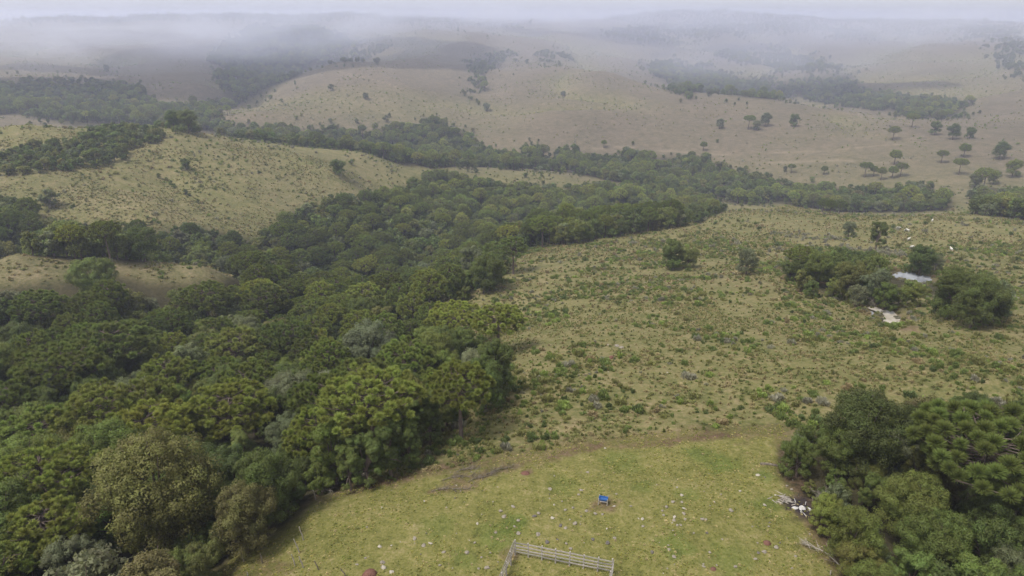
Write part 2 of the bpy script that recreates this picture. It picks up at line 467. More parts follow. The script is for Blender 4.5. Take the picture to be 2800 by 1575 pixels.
c = t.mix(t.attr('dry').outputs['Fac'], meadow, dry)
c = t.mix(t.attr('paddock').outputs['Fac'], c, padc)
c = t.mix(t.attr('lush').outputs['Fac'], c, lush)
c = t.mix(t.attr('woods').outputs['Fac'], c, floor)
c = t.mix(t.math('MULTIPLY', t.attr('track').outputs['Fac'], .45), c, (.26, .205, .14))
c = t.mix(t.math('MULTIPLY', t.attr('soil').outputs['Fac'], t.val(nC, [(.38, .35), (.55, 1.0)])), c, soil)
c = t.mix(t.attr('char').outputs['Fac'], c, (.035, .028, .028))
c = t.mix(t.math('MULTIPLY', t.attr('wet').outputs['Fac'], .5), c, (.075, .055, .038))
bh = t.math('ADD', t.math('MULTIPLY', nB, 2.2), t.math('ADD', t.math('MULTIPLY', nC, .55), t.math('MULTIPLY', nD, .12)))
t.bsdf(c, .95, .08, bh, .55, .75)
M_GROUND = t.m

def make_mesh(name, verts, faces, mats=(), midx=None, attrs=None, smooth=False):
    """verts (n,3); faces: list of integer arrays (m,3) or (m,4)"""
    me = bpy.data.meshes.new(name)
    verts = np.asarray(verts, np.float32)
    if not isinstance(faces, (list, tuple)): faces = [faces]
    faces = [np.asarray(f, np.int32) for f in faces if len(f)]
    nl = sum(f.size for f in faces); nf = sum(len(f) for f in faces)
    me.vertices.add(len(verts)); me.loops.add(nl); me.polygons.add(nf)
    me.vertices.foreach_set('co', verts.ravel())
    me.loops.foreach_set('vertex_index', np.concatenate([f.ravel() for f in faces]))
    tot = np.concatenate([np.full(len(f), f.shape[1], np.int32) for f in faces])
    me.polygons.foreach_set('loop_start', np.concatenate([[0], np.cumsum(tot)[:-1]]).astype(np.int32))
    for m in mats: me.materials.append(m)
    if midx is not None: me.polygons.foreach_set('material_index', np.asarray(midx, np.int32))
    me.polygons.foreach_set('use_smooth', np.full(nf, bool(smooth)))
    if attrs:
        for k, a in attrs.items():
            a = np.asarray(a, np.float32)
            if a.ndim == 1:
                at = me.attributes.new(k, 'FLOAT', 'POINT' if len(a) == len(verts) else 'FACE'); at.data.foreach_set('value', a)
            else:
                at = me.attributes.new(k, 'FLOAT_COLOR', 'POINT')
                at.data.foreach_set('color', np.concatenate([a, np.ones((len(a), 1), np.float32)], 1).ravel())
    me.update(calc_edges=True)
    return me

def add(name, me, parent=None, label=None, cat=None, group=None, kind=None, loc=None, rz=None, scl=None):
    o = bpy.data.objects.new(name, me)
    COL.objects.link(o)
    if parent is not None: o.parent = parent
    if label: o['label'] = label
    if cat: o['category'] = cat
    if group: o['group'] = group
    if kind: o['kind'] = kind
    if loc is not None: o.location = loc
    if rz is not None: o.rotation_euler = (0, 0, rz)
    if scl is not None: o.scale = scl if hasattr(scl, '__len__') else (scl, scl, scl)
    return o

na, nr = GX.shape
idx = np.arange(na * nr).reshape(na, nr)
i0 = idx; i1 = np.roll(idx, -1, 0)
quads = np.stack([i0[:-1, :-1], i0[:-1, 1:], i1[:-1, 1:], i1[:-1, :-1]], -1).reshape(-1, 4)
# the first and last azimuth coincide (+-180 degrees): drop the last column's own faces
verts = np.stack([GX, GY, GZ], -1).reshape(-1, 3)
verts = np.concatenate([verts, [[0, 0, float(GZ[:, 0].mean())]]])
fan = np.stack([np.full(na - 1, na * nr), idx[:-1, 0], idx[1:, 0]], -1)
def fl(a): return np.concatenate([a.ravel(), [0.0]])
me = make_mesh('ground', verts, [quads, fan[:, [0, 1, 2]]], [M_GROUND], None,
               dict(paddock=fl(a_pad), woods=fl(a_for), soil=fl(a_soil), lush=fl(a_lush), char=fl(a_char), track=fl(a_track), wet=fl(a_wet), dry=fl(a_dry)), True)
g = add('ground', me, kind='structure', label='rolling grassland hillsides with a grazed paddock in front', cat='ground')

# ------------------------------------------------------------------ plant materials (tint: each plant's own leaf colour)
def leaf_mat(name, rough=.6, spec=.25, lo=.62, hi=1.35):
    t = NT(name)
    tint = t.attr('tint', 'INSTANCER').outputs['Color']
    lv = t.attr('lv').outputs['Fac']
    hue = t.n('ShaderNodeHueSaturation'); t.l(tint, hue.inputs['Color'])
    t.l(t.math('ADD', t.math('MULTIPLY', lv, .05), .475), hue.inputs['Hue'])
    t.l(t.math('ADD', t.math('MULTIPLY', lv, hi - lo), lo), hue.inputs['Value'])
    b = t.bsdf(hue.outputs[0], rough, spec)
    tr = t.n('ShaderNodeBsdfTranslucent'); t.l(hue.outputs[0], tr.inputs['Color'])
    dim = t.mix(1.0, hue.outputs[0], (.8, .85, .6), 'MULTIPLY'); t.l(dim, tr.inputs['Color'])
    mx = t.n('ShaderNodeAddShader')          # light reflected by the blade plus light let through it
    t.l(b.outputs[0], mx.inputs[0]); t.l(tr.outputs[0], mx.inputs[1]); t.l(mx.outputs[0], t.out.inputs['Surface'])
    return t.m
M_LEAF = leaf_mat('broad_leaves', .6, .12)
M_NEEDLE = leaf_mat('needle_tufts', .65, .1, .65, 1.4)
M_BLADE = leaf_mat('grass_blades', .8, .1, .6, 1.4)
M_BARK = simple('bark_brown', (.075, .055, .045), (.17, .13, .11), 2.5, .9, .1, .05)
M_BARK_PALE = simple('bark_grey', (.16, .14, .12), (.33, .30, .26), 2.5, .9, .1, .04)
M_DEAD = simple('dead_wood', (.22, .19, .16), (.40, .355, .305), 3.0, .85, .1, .02)

def tube(path, radii, sides=6, cap=True):
    """a tapered tube along points; returns verts, quads"""
    path = np.asarray(path, float); n = len(path)
    V = []; 
    tang = np.gradient(path, axis=0)
    tang /= np.linalg.norm(tang, axis=1, keepdims=True) + 1e-9
    ref = np.array([0.31, 0.95, 0.07]) if abs(tang[0][2]) > .7 else np.array([0., 0., 1.])
    for i in range(n):
        a = np.cross(tang[i], ref); a /= np.linalg.norm(a) + 1e-9
        b = np.cross(tang[i], a)
        for k in range(sides):
            w = 2 * math.pi * k / sides
            V.append(path[i] + radii[i] * (math.cos(w) * a + math.sin(w) * b))
    Q = []
    for i in range(n - 1):
        for k in range(sides):
            k2 = (k + 1) % sides
            Q.append((i * sides + k, i * sides + k2, (i + 1) * sides + k2, (i + 1) * sides + k))
    return np.array(V), np.array(Q, int)

class Acc:
    """collects pieces of one mesh"""
    def __init__(self):
        self.N = []; self.V = []; self.Q = []; self.T = []; self.qm = []; self.tm = []; self.n = 0; self.lv = []
    def add(self, V, Q=None, T=None, lv=.5, N=None):
        if N is not None: self.N.append(N)
        V = np.asarray(V, float)
        if Q is not None and len(Q): self.Q.append(np.asarray(Q) + self.n)
        if T is not None and len(T): self.T.append(np.asarray(T) + self.n)
        self.lv.append(np.full(len(V), lv) if np.isscalar(lv) else np.asarray(lv))
        self.V.append(V); self.n += len(V)
    def mesh(self, name, mat, smooth=False):
        f = []
        if self.Q: f.append(np.concatenate(self.Q))
        if self.T: f.append(np.concatenate(self.T))
        me = make_mesh(name, np.concatenate(self.V), f, [mat], None, {'lv': np.concatenate(self.lv)}, smooth or bool(self.N))
        if self.N: NORM[me.name] = np.concatenate(self.N).astype(np.float32); me.normals_split_custom_set_from_vertices(NORM[me.name])
        return me
NORM = {}

def rand_dirs(n, rng, up=0.0):
    d = rng.normal(size=(n, 3)); d /= np.linalg.norm(d, axis=1, keepdims=True)
    d[:, 2] += up
    return d / np.linalg.norm(d, axis=1, keepdims=True)

def frame(d, rng):
    r = rng.normal(size=d.shape)
    a = np.cross(d, r); a /= np.linalg.norm(a, axis=1, keepdims=True) + 1e-9
    return a, np.cross(d, a)

def spikes(cent, dirs, length, rad, rng, lv):
    """upswept spindle branchlets; returns verts, tris, lv"""
    n = len(dirs); a, b = frame(dirs, rng)
    L = length[:, None]; R = rad[:, None]
    V = np.empty((n, 5, 3))
    bend = np.array([0, 0, 1.0])
    mid = cent + dirs * L * .66 + bend * L * .03
    for k in range(3):
        w = 2 * math.pi * k / 3
        V[:, 1 + k] = mid + (math.cos(w) * a + math.sin(w) * b) * R
    V[:, 0] = cent + dirs * L * .10
    V[:, 4] = cent + dirs * L + bend * L * .14
    base = np.arange(n)[:, None] * 5
    tr = []
    for k in range(3):
        k2 = (k + 1) % 3
        tr.append(base + np.array([[0, 1 + k2, 1 + k]])); tr.append(base + np.array([[1 + k, 1 + k2, 4]]))
    lvv = np.repeat(lv[:, None], 5, 1)
    lvv[:, 4] += .12
    return V.reshape(-1, 3), np.concatenate(tr), np.clip(lvv, 0, 1).ravel()

def araucaria(seed, H=14.0, R=5.6, whorls=6, tuft_r=.78, per=44, young=False, dens=1.0, thick=.07, sep=1.0, low=.66):
    """candelabra pine: trunk, whorls of rising arms, each arm ending in balls of upright branchlets"""
    rng = np.random.default_rng(seed)
    tr, br, cr = Acc(), Acc(), Acc()
    lean = rng.normal(0, .25, 2)
    zz = np.linspace(-1.2, H * .95, 9)
    path = np.stack([lean[0] * (zz / H) ** 2 + .05 * np.sin(zz), lean[1] * (zz / H) ** 2, zz], 1)
    rr = np.interp(zz, [-1.2, 0, .6, H * .9], [.55, .48, .38, .15])
    v, q = tube(path, rr, 10); tr.add(v, q)
    tufts = []
    z_lo = H * (.30 if young else low)
    for w in range(whorls):
        f = w / max(whorls - 1, 1)
        z0 = z_lo + (H * .93 - z_lo) * f
        if young: reach = R * (1 - .78 * f) * rng.uniform(.9, 1.1)
        else: reach = R * (1 - .62 * f ** 1.6) * rng.uniform(.9, 1.06)
        nb = int((9 if f < .6 else 7) * dens + .5)
        a0 = rng.uniform(0, 6.28)
        for k in range(nb):
            az = a0 + 2 * math.pi * (k + rng.uniform(-.25, .25)) / nb
            L = reach * rng.uniform(.8, 1.08)
            rise = (0.10 + .22 * f) * L + (1.2 * (1 - f) if not young else .5)
            s = np.linspace(0, 1, 6)
            droop = -.35 * np.sin(s * math.pi) * (1 - f)
            x = s * L
            zc = z0 + droop + rise * s ** 2.2
            p = np.stack([np.cos(az) * x, np.sin(az) * x, zc], 1)
            p[:, :2] += lean * (z0 / H) ** 2
            v, q = tube(p, np.linspace(.10, .045, 6), 4); br.add(v, q)
            # balls at the end and along the outer part, with short side arms
            tufts.append((p[-1], 1.0))
            n_side = int(rng.integers(3, 6) if L > R * .45 else rng.integers(1, 4))
            for _ in range(n_side):
                t_ = rng.uniform(.45, .97)
                c = np.array([np.interp(t_, s, p[:, i]) for i in range(3)])
                sgn = rng.choice([-1, 1]) * rng.uniform(.4, 1.7)
                side = np.array([-np.sin(az), np.cos(az), 0]) * sgn
                e = c + side + np.array([math.cos(az) * .5, math.sin(az) * .5, rng.uniform(.1, .6)])
                v, q = tube(np.array([c, (c + e) / 2 - (0, 0, .05), e]), [.05, .045, .04], 3); br.add(v, q)
                tufts.append((e, rng.uniform(.75, 1.0)))
    top = path[-1]
    for k in range(5):
        tufts.append((top + np.append(rng.normal(0, .7, 2), rng.uniform(.2, .7)), 1.0))
    # thin out crowded balls
    keep = []
    for c, s in tufts:
        if all(np.linalg.norm((c - k[0]) * (1, 1, .8)) > tuft_r * sep for k in keep): keep.append((c, s))
    for c, s in keep:
        n = int(per * s); rt = tuft_r * s * rng.uniform(.88, 1.15)
        d = rand_dirs(n, rng, .30)
        shade = rng.uniform(.25, .75)
        V, T, lv = spikes(np.repeat(c[None], n, 0), d, rt * rng.uniform(.70, 1.05, n), np.full(n, rt * thick), rng, np.clip(shade + rng.normal(0, .13, n), 0, 1))
        cr.add(V, None, T, lv)
    return tr.mesh('trunk', M_BARK, True), br.mesh('branches', M_BARK, True), cr.mesh('crown', M_NEEDLE)

def leaf_cards(pos, nrm, size, rng, lv, ratio=.55, fold=.22):
    """folded leaf sprays: two triangles each with a raised rib"""
    n = len(pos); a, b = frame(nrm, rng)
    s = size[:, None]
    V = np.empty((n, 4, 3))
    V[:, 0] = pos - a * s * .5
    V[:, 1] = pos + b * s * ratio * .5 - nrm * s * fold * .5
    V[:, 2] = pos + a * s * .5
    V[:, 3] = pos - b * s * ratio * .5 - nrm * s * fold * .5
    base = np.arange(n)[:, None] * 4
    T = np.concatenate([base + np.array([[0, 2, 1]]), base + np.array([[0, 3, 2]])])
    return V.reshape(-1, 3), T, np.repeat(lv, 4)

def broadleaf(seed, H=9.0, R=4.0, lobes=26, leaves=7000, leaf=.30, squash=.72, bark=None, open_=0.0, form='dome'):
    """rounded evergreen: trunk and limbs carrying a billowed crown of leaf clumps"""
    rng = np.random.default_rng(seed)
    tr, br, cr = Acc(), Acc(), Acc()
    bark = bark or M_BARK
    fork = H * rng.uniform(.22, .34)
    zz = np.array([-1.0, 0, fork * .5, fork, H * .55])
    path = np.stack([.25 * np.sin(zz * .6 + seed), .2 * np.cos(zz * .5 + seed), zz], 1)
    v, q = tube(path, [.36, .30, .24, .20, .10], 8); tr.add(v, q)
    base_z = H * .30
    cz = H - R * squash * .95
    C = []
    for k in range(lobes):
        # lobes fill a lopsided dome
        d = rand_dirs(1, rng, .25)[0]
        f = rng.uniform(.45, 1.0) ** .6
        if form == 'tall': sc = np.array([R * .72, R * .72, (H - base_z) * .5]); c0 = np.array([0, 0, base_z + (H - base_z) * .5])
        else: sc = np.array([R * .78, R * .78, max(R * squash * .8, 1.0)]); c0 = np.array([0, 0, max(cz, base_z + 1)])
        c = c0 + d * sc * f
        c[2] = max(c[2], base_z + .4)
        r = R * rng.uniform(.22, .37)
        C.append((c, r))
    # low skirt so that the crown comes down around the trunk
    for k in range(int(lobes * .35)):
        az = 2.4 * k + rng.uniform(0, .6); rad = R * rng.uniform(.35, .68)
        C.append((np.array([math.cos(az) * rad, math.sin(az) * rad, base_z + rng.uniform(-.6, 1.4)]), R * rng.uniform(.22, .34)))
    for c, r in C[::2]:
        st = path[3] + (0, 0, rng.uniform(-.3, 1.0))
        mid = (st + c) / 2 + (0, 0, .4)
        v, q = tube(np.array([st, mid, c, c + (c - mid) * .35]), [.11, .075, .04, .015], 4); br.add(v, q)
    tot = sum(r * r for _, r in C)
    for c, r in C:
        # each billow is itself a heap of smaller leaf clumps
        ns = int(rng.integers(9, 15))
        sd_ = rand_dirs(ns, rng, .30); sr = r * rng.uniform(.30, .52, ns)
        sc_ = c + sd_ * (r * rng.uniform(.55, .92, ns))[:, None] * np.array([1, 1, .85])
        shade = rng.uniform(.25, .7)
        for k in range(ns):
            n = max(int(leaves * r * r / tot * (sr[k] ** 2) / (sr ** 2).sum()), 3)
            d = rand_dirs(n, rng, .30)
            pos = sc_[k] + d * (sr[k] * rng.uniform(.55, 1.08, n))[:, None]
            nrm = d * .8 + rng.normal(0, .5, (n, 3)) + np.array([0, 0, .3]); nrm /= np.linalg.norm(nrm, axis=1, keepdims=True)
            tone = np.clip(shade + rng.normal(0, .12) + rng.normal(0, .15, n), 0, 1)
            V, T, lv = leaf_cards(pos, nrm, leaf * rng.uniform(.6, 1.25, n), rng, tone, .62)
            sn = d * .75 + sd_[k] * .35 + nrm * .45; sn /= np.linalg.norm(sn, axis=1, keepdims=True)     # foliage shades as a clump, not leaf by leaf
            cr.add(V, None, T, lv, np.repeat(sn, 4, 0))
    return tr.mesh('trunk', bark, True), br.mesh('limbs', bark, True), cr.mesh('crown', M_LEAF)

def bare_tree(seed, H=6.0, spread=3.0, depth=4, mat=None, lean=0.0):
    rng = np.random.default_rng(seed); tr, br = Acc(), Acc()
    def grow(p, d, L, r, lev):
        n = 4
        path = [p]
        for i in range(n - 1):
            d = d + rng.normal(0, .16, 3) + (0, 0, .05); d = d / np.linalg.norm(d)
            path.append(path[-1] + d * L / (n - 1))
        v, q = tube(np.array(path), np.linspace(r, r * .6, n), 6 if lev == 0 else 4 if lev < 3 else 3)
        (tr if lev == 0 else br).add(v, q)
        if lev < depth:
            for k in range(rng.integers(3, 5) if lev < 2 else rng.integers(2, 5)):
                az = rng.uniform(0, 6.28); tilt = rng.uniform(.35, .95)
                a, b = frame(d[None], rng)
                nd = d * math.cos(tilt) + math.sin(tilt) * (a[0] * math.cos(az) + b[0] * math.sin(az))
                i = rng.integers(1, n)
                grow(path[i], nd, L * rng.uniform(.55, .82), r * .55, lev + 1)
    grow(np.array([0, 0, -.4]), np.array([lean, 0, 1.0]) / math.hypot(lean, 1), H * .38, .05 * H ** .5 + .03, 0)
    return tr.mesh('trunk', mat or M_DEAD, True), br.mesh('branches', mat or M_DEAD, True)

def shrub_mesh(seed, R=.75, H=1.0, n=260, leaf=.16, upright=.6):
    """multi-stemmed low bush of upright sprays"""
    rng = np.random.default_rng(seed); A = Acc()
    k = rng.integers(5, 9)
    cents = np.stack([rng.normal(0, R * .42, k), rng.normal(0, R * .42, k), np.zeros(k)], 1)
    hs = H * rng.uniform(.6, 1.1, k)
    for c, h in zip(cents, hs):
        m = n // k
        t_ = rng.uniform(.05, 1, m) ** .7
        d = rand_dirs(m, rng, .2)
        rad = R * .46 * np.sqrt(np.clip(1.1 - (t_ - .45) ** 2 * 2.2, .1, 1)) * rng.uniform(.35, 1, m)
        az = rng.uniform(0, 6.28, m)
        pos = c + np.stack([np.cos(az) * rad, np.sin(az) * rad, t_ * h], 1)
        nrm = np.stack([np.cos(az), np.sin(az), np.full(m, 1 - upright)], 1) + rng.normal(0, .3, (m, 3))
        nrm /= np.linalg.norm(nrm, axis=1, keepdims=True)
        # cards standing up: long axis vertical
        up = np.array([0, 0, 1.0]) + np.stack([np.cos(az), np.sin(az), 0 * az], 1) * .45 + rng.normal(0, .22, (m, 3))
        up /= np.linalg.norm(up, axis=1, keepdims=True)
        sd_ = np.cross(up, nrm); sd_ /= np.linalg.norm(sd_, axis=1, keepdims=True) + 1e-9
        s = (leaf * rng.uniform(.7, 1.6, m))[:, None]
        V = np.stack([pos - up * s, pos + sd_ * s * .42, pos + up * s * 1.2, pos - sd_ * s * .42], 1)
        b = np.arange(m)[:, None] * 4
        T = np.concatenate([b + [[0, 1, 2]], b + [[0, 2, 3]]])
        A.add(V.reshape(-1, 3), None, T, np.repeat(np.clip(rng.normal(.5, .2, m), 0, 1), 4))
    return A.mesh('shrub', M_LEAF)

def tussock_mesh(seed, R=.45, H=.55, n=60, w=.035):
    rng = np.random.default_rng(seed); A = Acc()
    az = rng.uniform(0, 6.28, n); out = rng.uniform(.15, 1, n)
    c = np.stack([np.cos(az) * R * .3 * out, np.sin(az) * R * .3 * out, np.full(n, -.04)], 1)
    dirh = np.stack([np.cos(az), np.sin(az), 0 * az], 1)
    h = H * rng.uniform(.5, 1.1, n) * (1.1 - .5 * out)
    mid = c + dirh * (R * .4 * out)[:, None] + np.stack([0 * az, 0 * az, h * .7], 1)
    tip = c + dirh * (R * 1.0 * out)[:, None] + np.stack([0 * az, 0 * az, h * (1 - .35 * out)], 1)
    sd_ = np.stack([-np.sin(az), np.cos(az), 0 * az], 1) * w
    V = np.stack([c - sd_, c + sd_, mid + sd_ * 1.1, mid - sd_ * 1.1, tip], 1)
    b = np.arange(n)[:, None] * 5
    A.add(V.reshape(-1, 3), b + [[0, 1, 2, 3]], b + [[3, 2, 4]], np.repeat(rng.uniform(.1, .9, n), 5))
    return A.mesh('tussock', M_BLADE)

def joined(name, meshes):
    """one mesh of several (for plants too small to show their parts)"""
    V, F3, F4, m3, m4, mats, lv, n = [], [], [], [], [], [], [], 0
    NN = []; has = any(me.name in NORM for me in meshes)
    for me in meshes:
        nv = len(me.vertices); co = np.empty(nv * 3, np.float32); me.vertices.foreach_get('co', co)
        a = np.empty(nv, np.float32); me.attributes['lv'].data.foreach_get('value', a)
        ls = np.empty(len(me.polygons), np.int32); me.polygons.foreach_get('loop_start', ls)
        lt = np.empty(len(me.polygons), np.int32); me.polygons.foreach_get('loop_total', lt)
        vi = np.empty(len(me.loops), np.int32); me.loops.foreach_get('vertex_index', vi)
        mt = me.materials[0]
        if mt not in mats: mats.append(mt)
        mi = mats.index(mt)
        for k, F, M in ((3, F3, m3), (4, F4, m4)):
            s = ls[lt == k]
            if len(s):
                F.append(vi[s[:, None] + np.arange(k)] + n); M.append(np.full(len(s), mi))
        V.append(co.reshape(-1, 3)); lv.append(a); n += nv
        if has:
            if me.name in NORM: NN.append(NORM[me.name])
            else:
                vn = np.empty(nv * 3, np.float32); me.vertex_normals.foreach_get('vector', vn); NN.append(vn.reshape(-1, 3))
    f, mi = [], []
    for F, M in ((F3, m3), (F4, m4)):
        if F: f.append(np.concatenate(F)); mi.append(np.concatenate(M))
    me = make_mesh(name, np.concatenate(V), f, mats, np.concatenate(mi), {'lv': np.concatenate(lv)}, has)
    if has: me.normals_split_custom_set_from_vertices(np.concatenate(NN))
    return me

# ---- the kinds: a few shapes each
ARAU = [araucaria(101, 14, 5.8, 6, .74, 150), araucaria(102, 15, 6.4, 7, .74, 140), araucaria(103, 12.5, 5.0, 7, .70, 150, low=.50),
        araucaria(104, 13.5, 6.0, 6, .76, 150, low=.60), araucaria(105, 16, 5.4, 8, .72, 140, low=.54),
        araucaria(106, 13, 6.2, 6, .88, 430, thick=.042, sep=1.12)]
ARAU_R = [5.8, 6.4, 5.0, 6.0, 5.4, 6.2]; ARAU_H = [14, 15, 12.5, 13.5, 16, 13]
ARAU_MID = [joined('araucaria_mid', araucaria(130 + i, h, r, w, .78, 44, thick=.12)) for i, (h, r, w) in enumerate(((14, 5.8, 6), (13, 5.2, 6), (15, 6.0, 6)))]
ARAU_FAR = [joined('araucaria_far', araucaria(110 + i, h, r, w, .92, 18, thick=.20, low=.56)) for i, (h, r, w) in enumerate(((14, 5.6, 5), (15, 6.0, 6), (13, 5.0, 5), (12, 4.4, 6)))]
ARAU_FAR.append(joined('araucaria_young', araucaria(120, 10, 2.8, 9, .7, 18, True, .8, .2)))
BROAD = [broadleaf(201, 9, 4.2, 26, 44000, .19), broadleaf(202, 10, 4.6, 30, 50000, .19, .8), broadleaf(203, 8, 3.4, 20, 34000, .17, .85),
         broadleaf(204, 9.5, 3.2, 22, 34000, .17, form='tall'), broadleaf(205, 7, 3.8, 22, 36000, .17, .62), broadleaf(206, 11, 5.2, 40, 56000, .20, .75),
         broadleaf(207, 6, 3.0, 17, 26000, .16, .8, M_BARK_PALE), broadleaf(208, 9, 3.9, 17, 24000, .22, .8, M_BARK_PALE)]
BROAD_R = [4.2, 4.6, 3.4, 3.2, 3.8, 5.2, 3.0, 3.9]; BROAD_H = [9, 10, 8, 9.5, 7, 11, 6, 9]
BROAD_MID = [joined('broadleaf_mid', broadleaf(230 + i, h, r, lo, 9000, .36, sq)) for i, (h, r, lo, sq) in enumerate(((9, 4.2, 22, .8), (10, 4.6, 26, .75), (8, 3.6, 18, .85), (9, 3.4, 18, 1.0)))]
BROAD_FAR = [joined('broadleaf_far', broadleaf(220 + i, h, r, lo, 2600, .66, sq)) for i, (h, r, lo, sq) in
             enumerate(((9, 4.0, 20, .8), (10, 4.6, 24, .75), (8, 3.4, 16, .85), (9, 3.4, 18, 1.0), (7, 3.6, 16, .65)))]
BARE = [bare_tree(301, 7, 3, 4), bare_tree(302, 6, 3, 5), bare_tree(303, 8, 3, 4, M_BARK_PALE, .3)]
SHRUB = [shrub_mesh(401, .75, .95, 320), shrub_mesh(402, .95, 1.1, 420), shrub_mesh(403, .6, 1.05, 300), shrub_mesh(404, 1.2, .9, 420, .17), shrub_mesh(405, .7, .7, 260)]
SHRUB_FAR = [shrub_mesh(411 + i, r, h, 70, .30, .4) for i, (r, h) in enumerate(((.8, .9), (1.1, 1.1), (.7, 1.2)))]
TUSS = [tussock_mesh(421 + i, r, h, 40, w) for i, (r, h, w) in enumerate(((.45, .5, .035), (.6, .6, .04), (.35, .7, .03)))]
TUSS_FAR = [tussock_mesh(431 + i, r, h, 16, .12) for i, (r, h) in enumerate(((.8, .7), (1.0, .8)))]

# ---- masses of plants: points carrying size, turn, shape and tint, set out by a node tree
STORE = bpy.data.collections.new('plant_shapes')
def store(name, meshes):
    c = bpy.data.collections.new(name)
    for i, me in enumerate(meshes):
        o = bpy.data.objects.new(f'{name}_{i:02d}', me); c.objects.link(o)
    return c

def scatter_tree(coll):
    g = bpy.data.node_groups.new('set_out_' + coll.name, 'GeometryNodeTree')
    g.interface.new_socket('Geometry', in_out='INPUT', socket_type='NodeSocketGeometry')
    g.interface.new_socket('Geometry', in_out='OUTPUT', socket_type='NodeSocketGeometry')
    N, L = g.nodes.new, g.links.new
    gi, go = N('NodeGroupInput'), N('NodeGroupOutput')
    ci = N('GeometryNodeCollectionInfo'); ci.inputs['Collection'].default_value = coll
    ci.inputs['Separate Children'].default_value = True; ci.inputs['Reset Children'].default_value = True
    iop = N('GeometryNodeInstanceOnPoints'); iop.inputs['Pick Instance'].default_value = True
    def na(nm, ty):
        a = N('GeometryNodeInputNamedAttribute'); a.data_type = ty; a.inputs['Name'].default_value = nm
        return a.outputs['Attribute']
    L(gi.outputs[0], iop.inputs['Points']); L(ci.outputs[0], iop.inputs['Instance'])
    L(na('shape', 'INT'), iop.inputs['Instance Index'])
    e2r = N('FunctionNodeEulerToRotation'); L(na('turn', 'FLOAT_VECTOR'), e2r.inputs[0]); L(e2r.outputs[0], iop.inputs['Rotation'])
    L(na('size', 'FLOAT_VECTOR'), iop.inputs['Scale'])
    L(iop.outputs[0], go.inputs[0])
    return g

def mass(name, coll, pos, size, turn, shape, tint, label, cat, kind='stuff'):
    me = bpy.data.meshes.new(name)
    n = len(pos); me.vertices.add(n)
    me.vertices.foreach_set('co', np.asarray(pos, np.float32).ravel())
    me.attributes.new('size', 'FLOAT_VECTOR', 'POINT').data.foreach_set('vector', np.asarray(size, np.float32).ravel())
    me.attributes.new('turn', 'FLOAT_VECTOR', 'POINT').data.foreach_set('vector', np.asarray(turn, np.float32).ravel())
    me.attributes.new('shape', 'INT', 'POINT').data.foreach_set('value', np.asarray(shape, np.int32))
    me.attributes.new('tint', 'FLOAT_COLOR', 'POINT').data.foreach_set('color', np.concatenate([tint, np.ones((n, 1))], 1).astype(np.float32).ravel())
    o = add(name, me, kind=kind, label=label, cat=cat)
    md = o.modifiers.new('set_out', 'NODES'); md.node_group = scatter_tree(coll)
    return o

# ------------------------------------------------------------------ who is seen: running horizon along each bearing
ELEV = (GZ - CAM[2]) / GR
RUN = np.maximum.accumulate(ELEV, axis=1)
def shown(x, y, ztop, margin=.004):
    th, lr = polar(x, y)
    h = bilin(AZ, LR, RUN, th, lr - .03)
    return (ztop - CAM[2]) / np.hypot(x, y) > h - margin

def jitter_grid(x0, x1, y0, y1, s, rng, jit=.48):
    xs = np.arange(x0, x1, s); ys = np.arange(y0, y1, s)
    X, Y = np.meshgrid(xs, ys); X = X + (np.arange(len(ys)) % 2)[:, None] * s * .5
    X = X + rng.uniform(-jit, jit, X.shape) * s; Y = Y + rng.uniform(-jit, jit, Y.shape) * s
    return X.ravel(), Y.ravel()

TONES = {'dark green': (.058, .072, .021), 'deep green': (.076, .094, .025), 'mid green': (.100, .117, .030), 'grey-green': (.112, .122, .062),
         'olive': (.108, .108, .032), 'yellow-green': (.145, .150, .036), 'brownish': (.098, .088, .036), 'bright green': (.098, .132, .033)}
TN = list(TONES); TV = np.array([TONES[k] for k in TN])
TW = np.array([.20, .28, .27, .11, .08, .02, .01, .03]); TW /= TW.sum()
A_TONES = {'dark': (.105, .122, .030), 'deep green': (.135, .152, .035), 'olive-green': (.168, .178, .038)}
AN = list(A_TONES); AV = np.array([A_TONES[k] for k in AN])

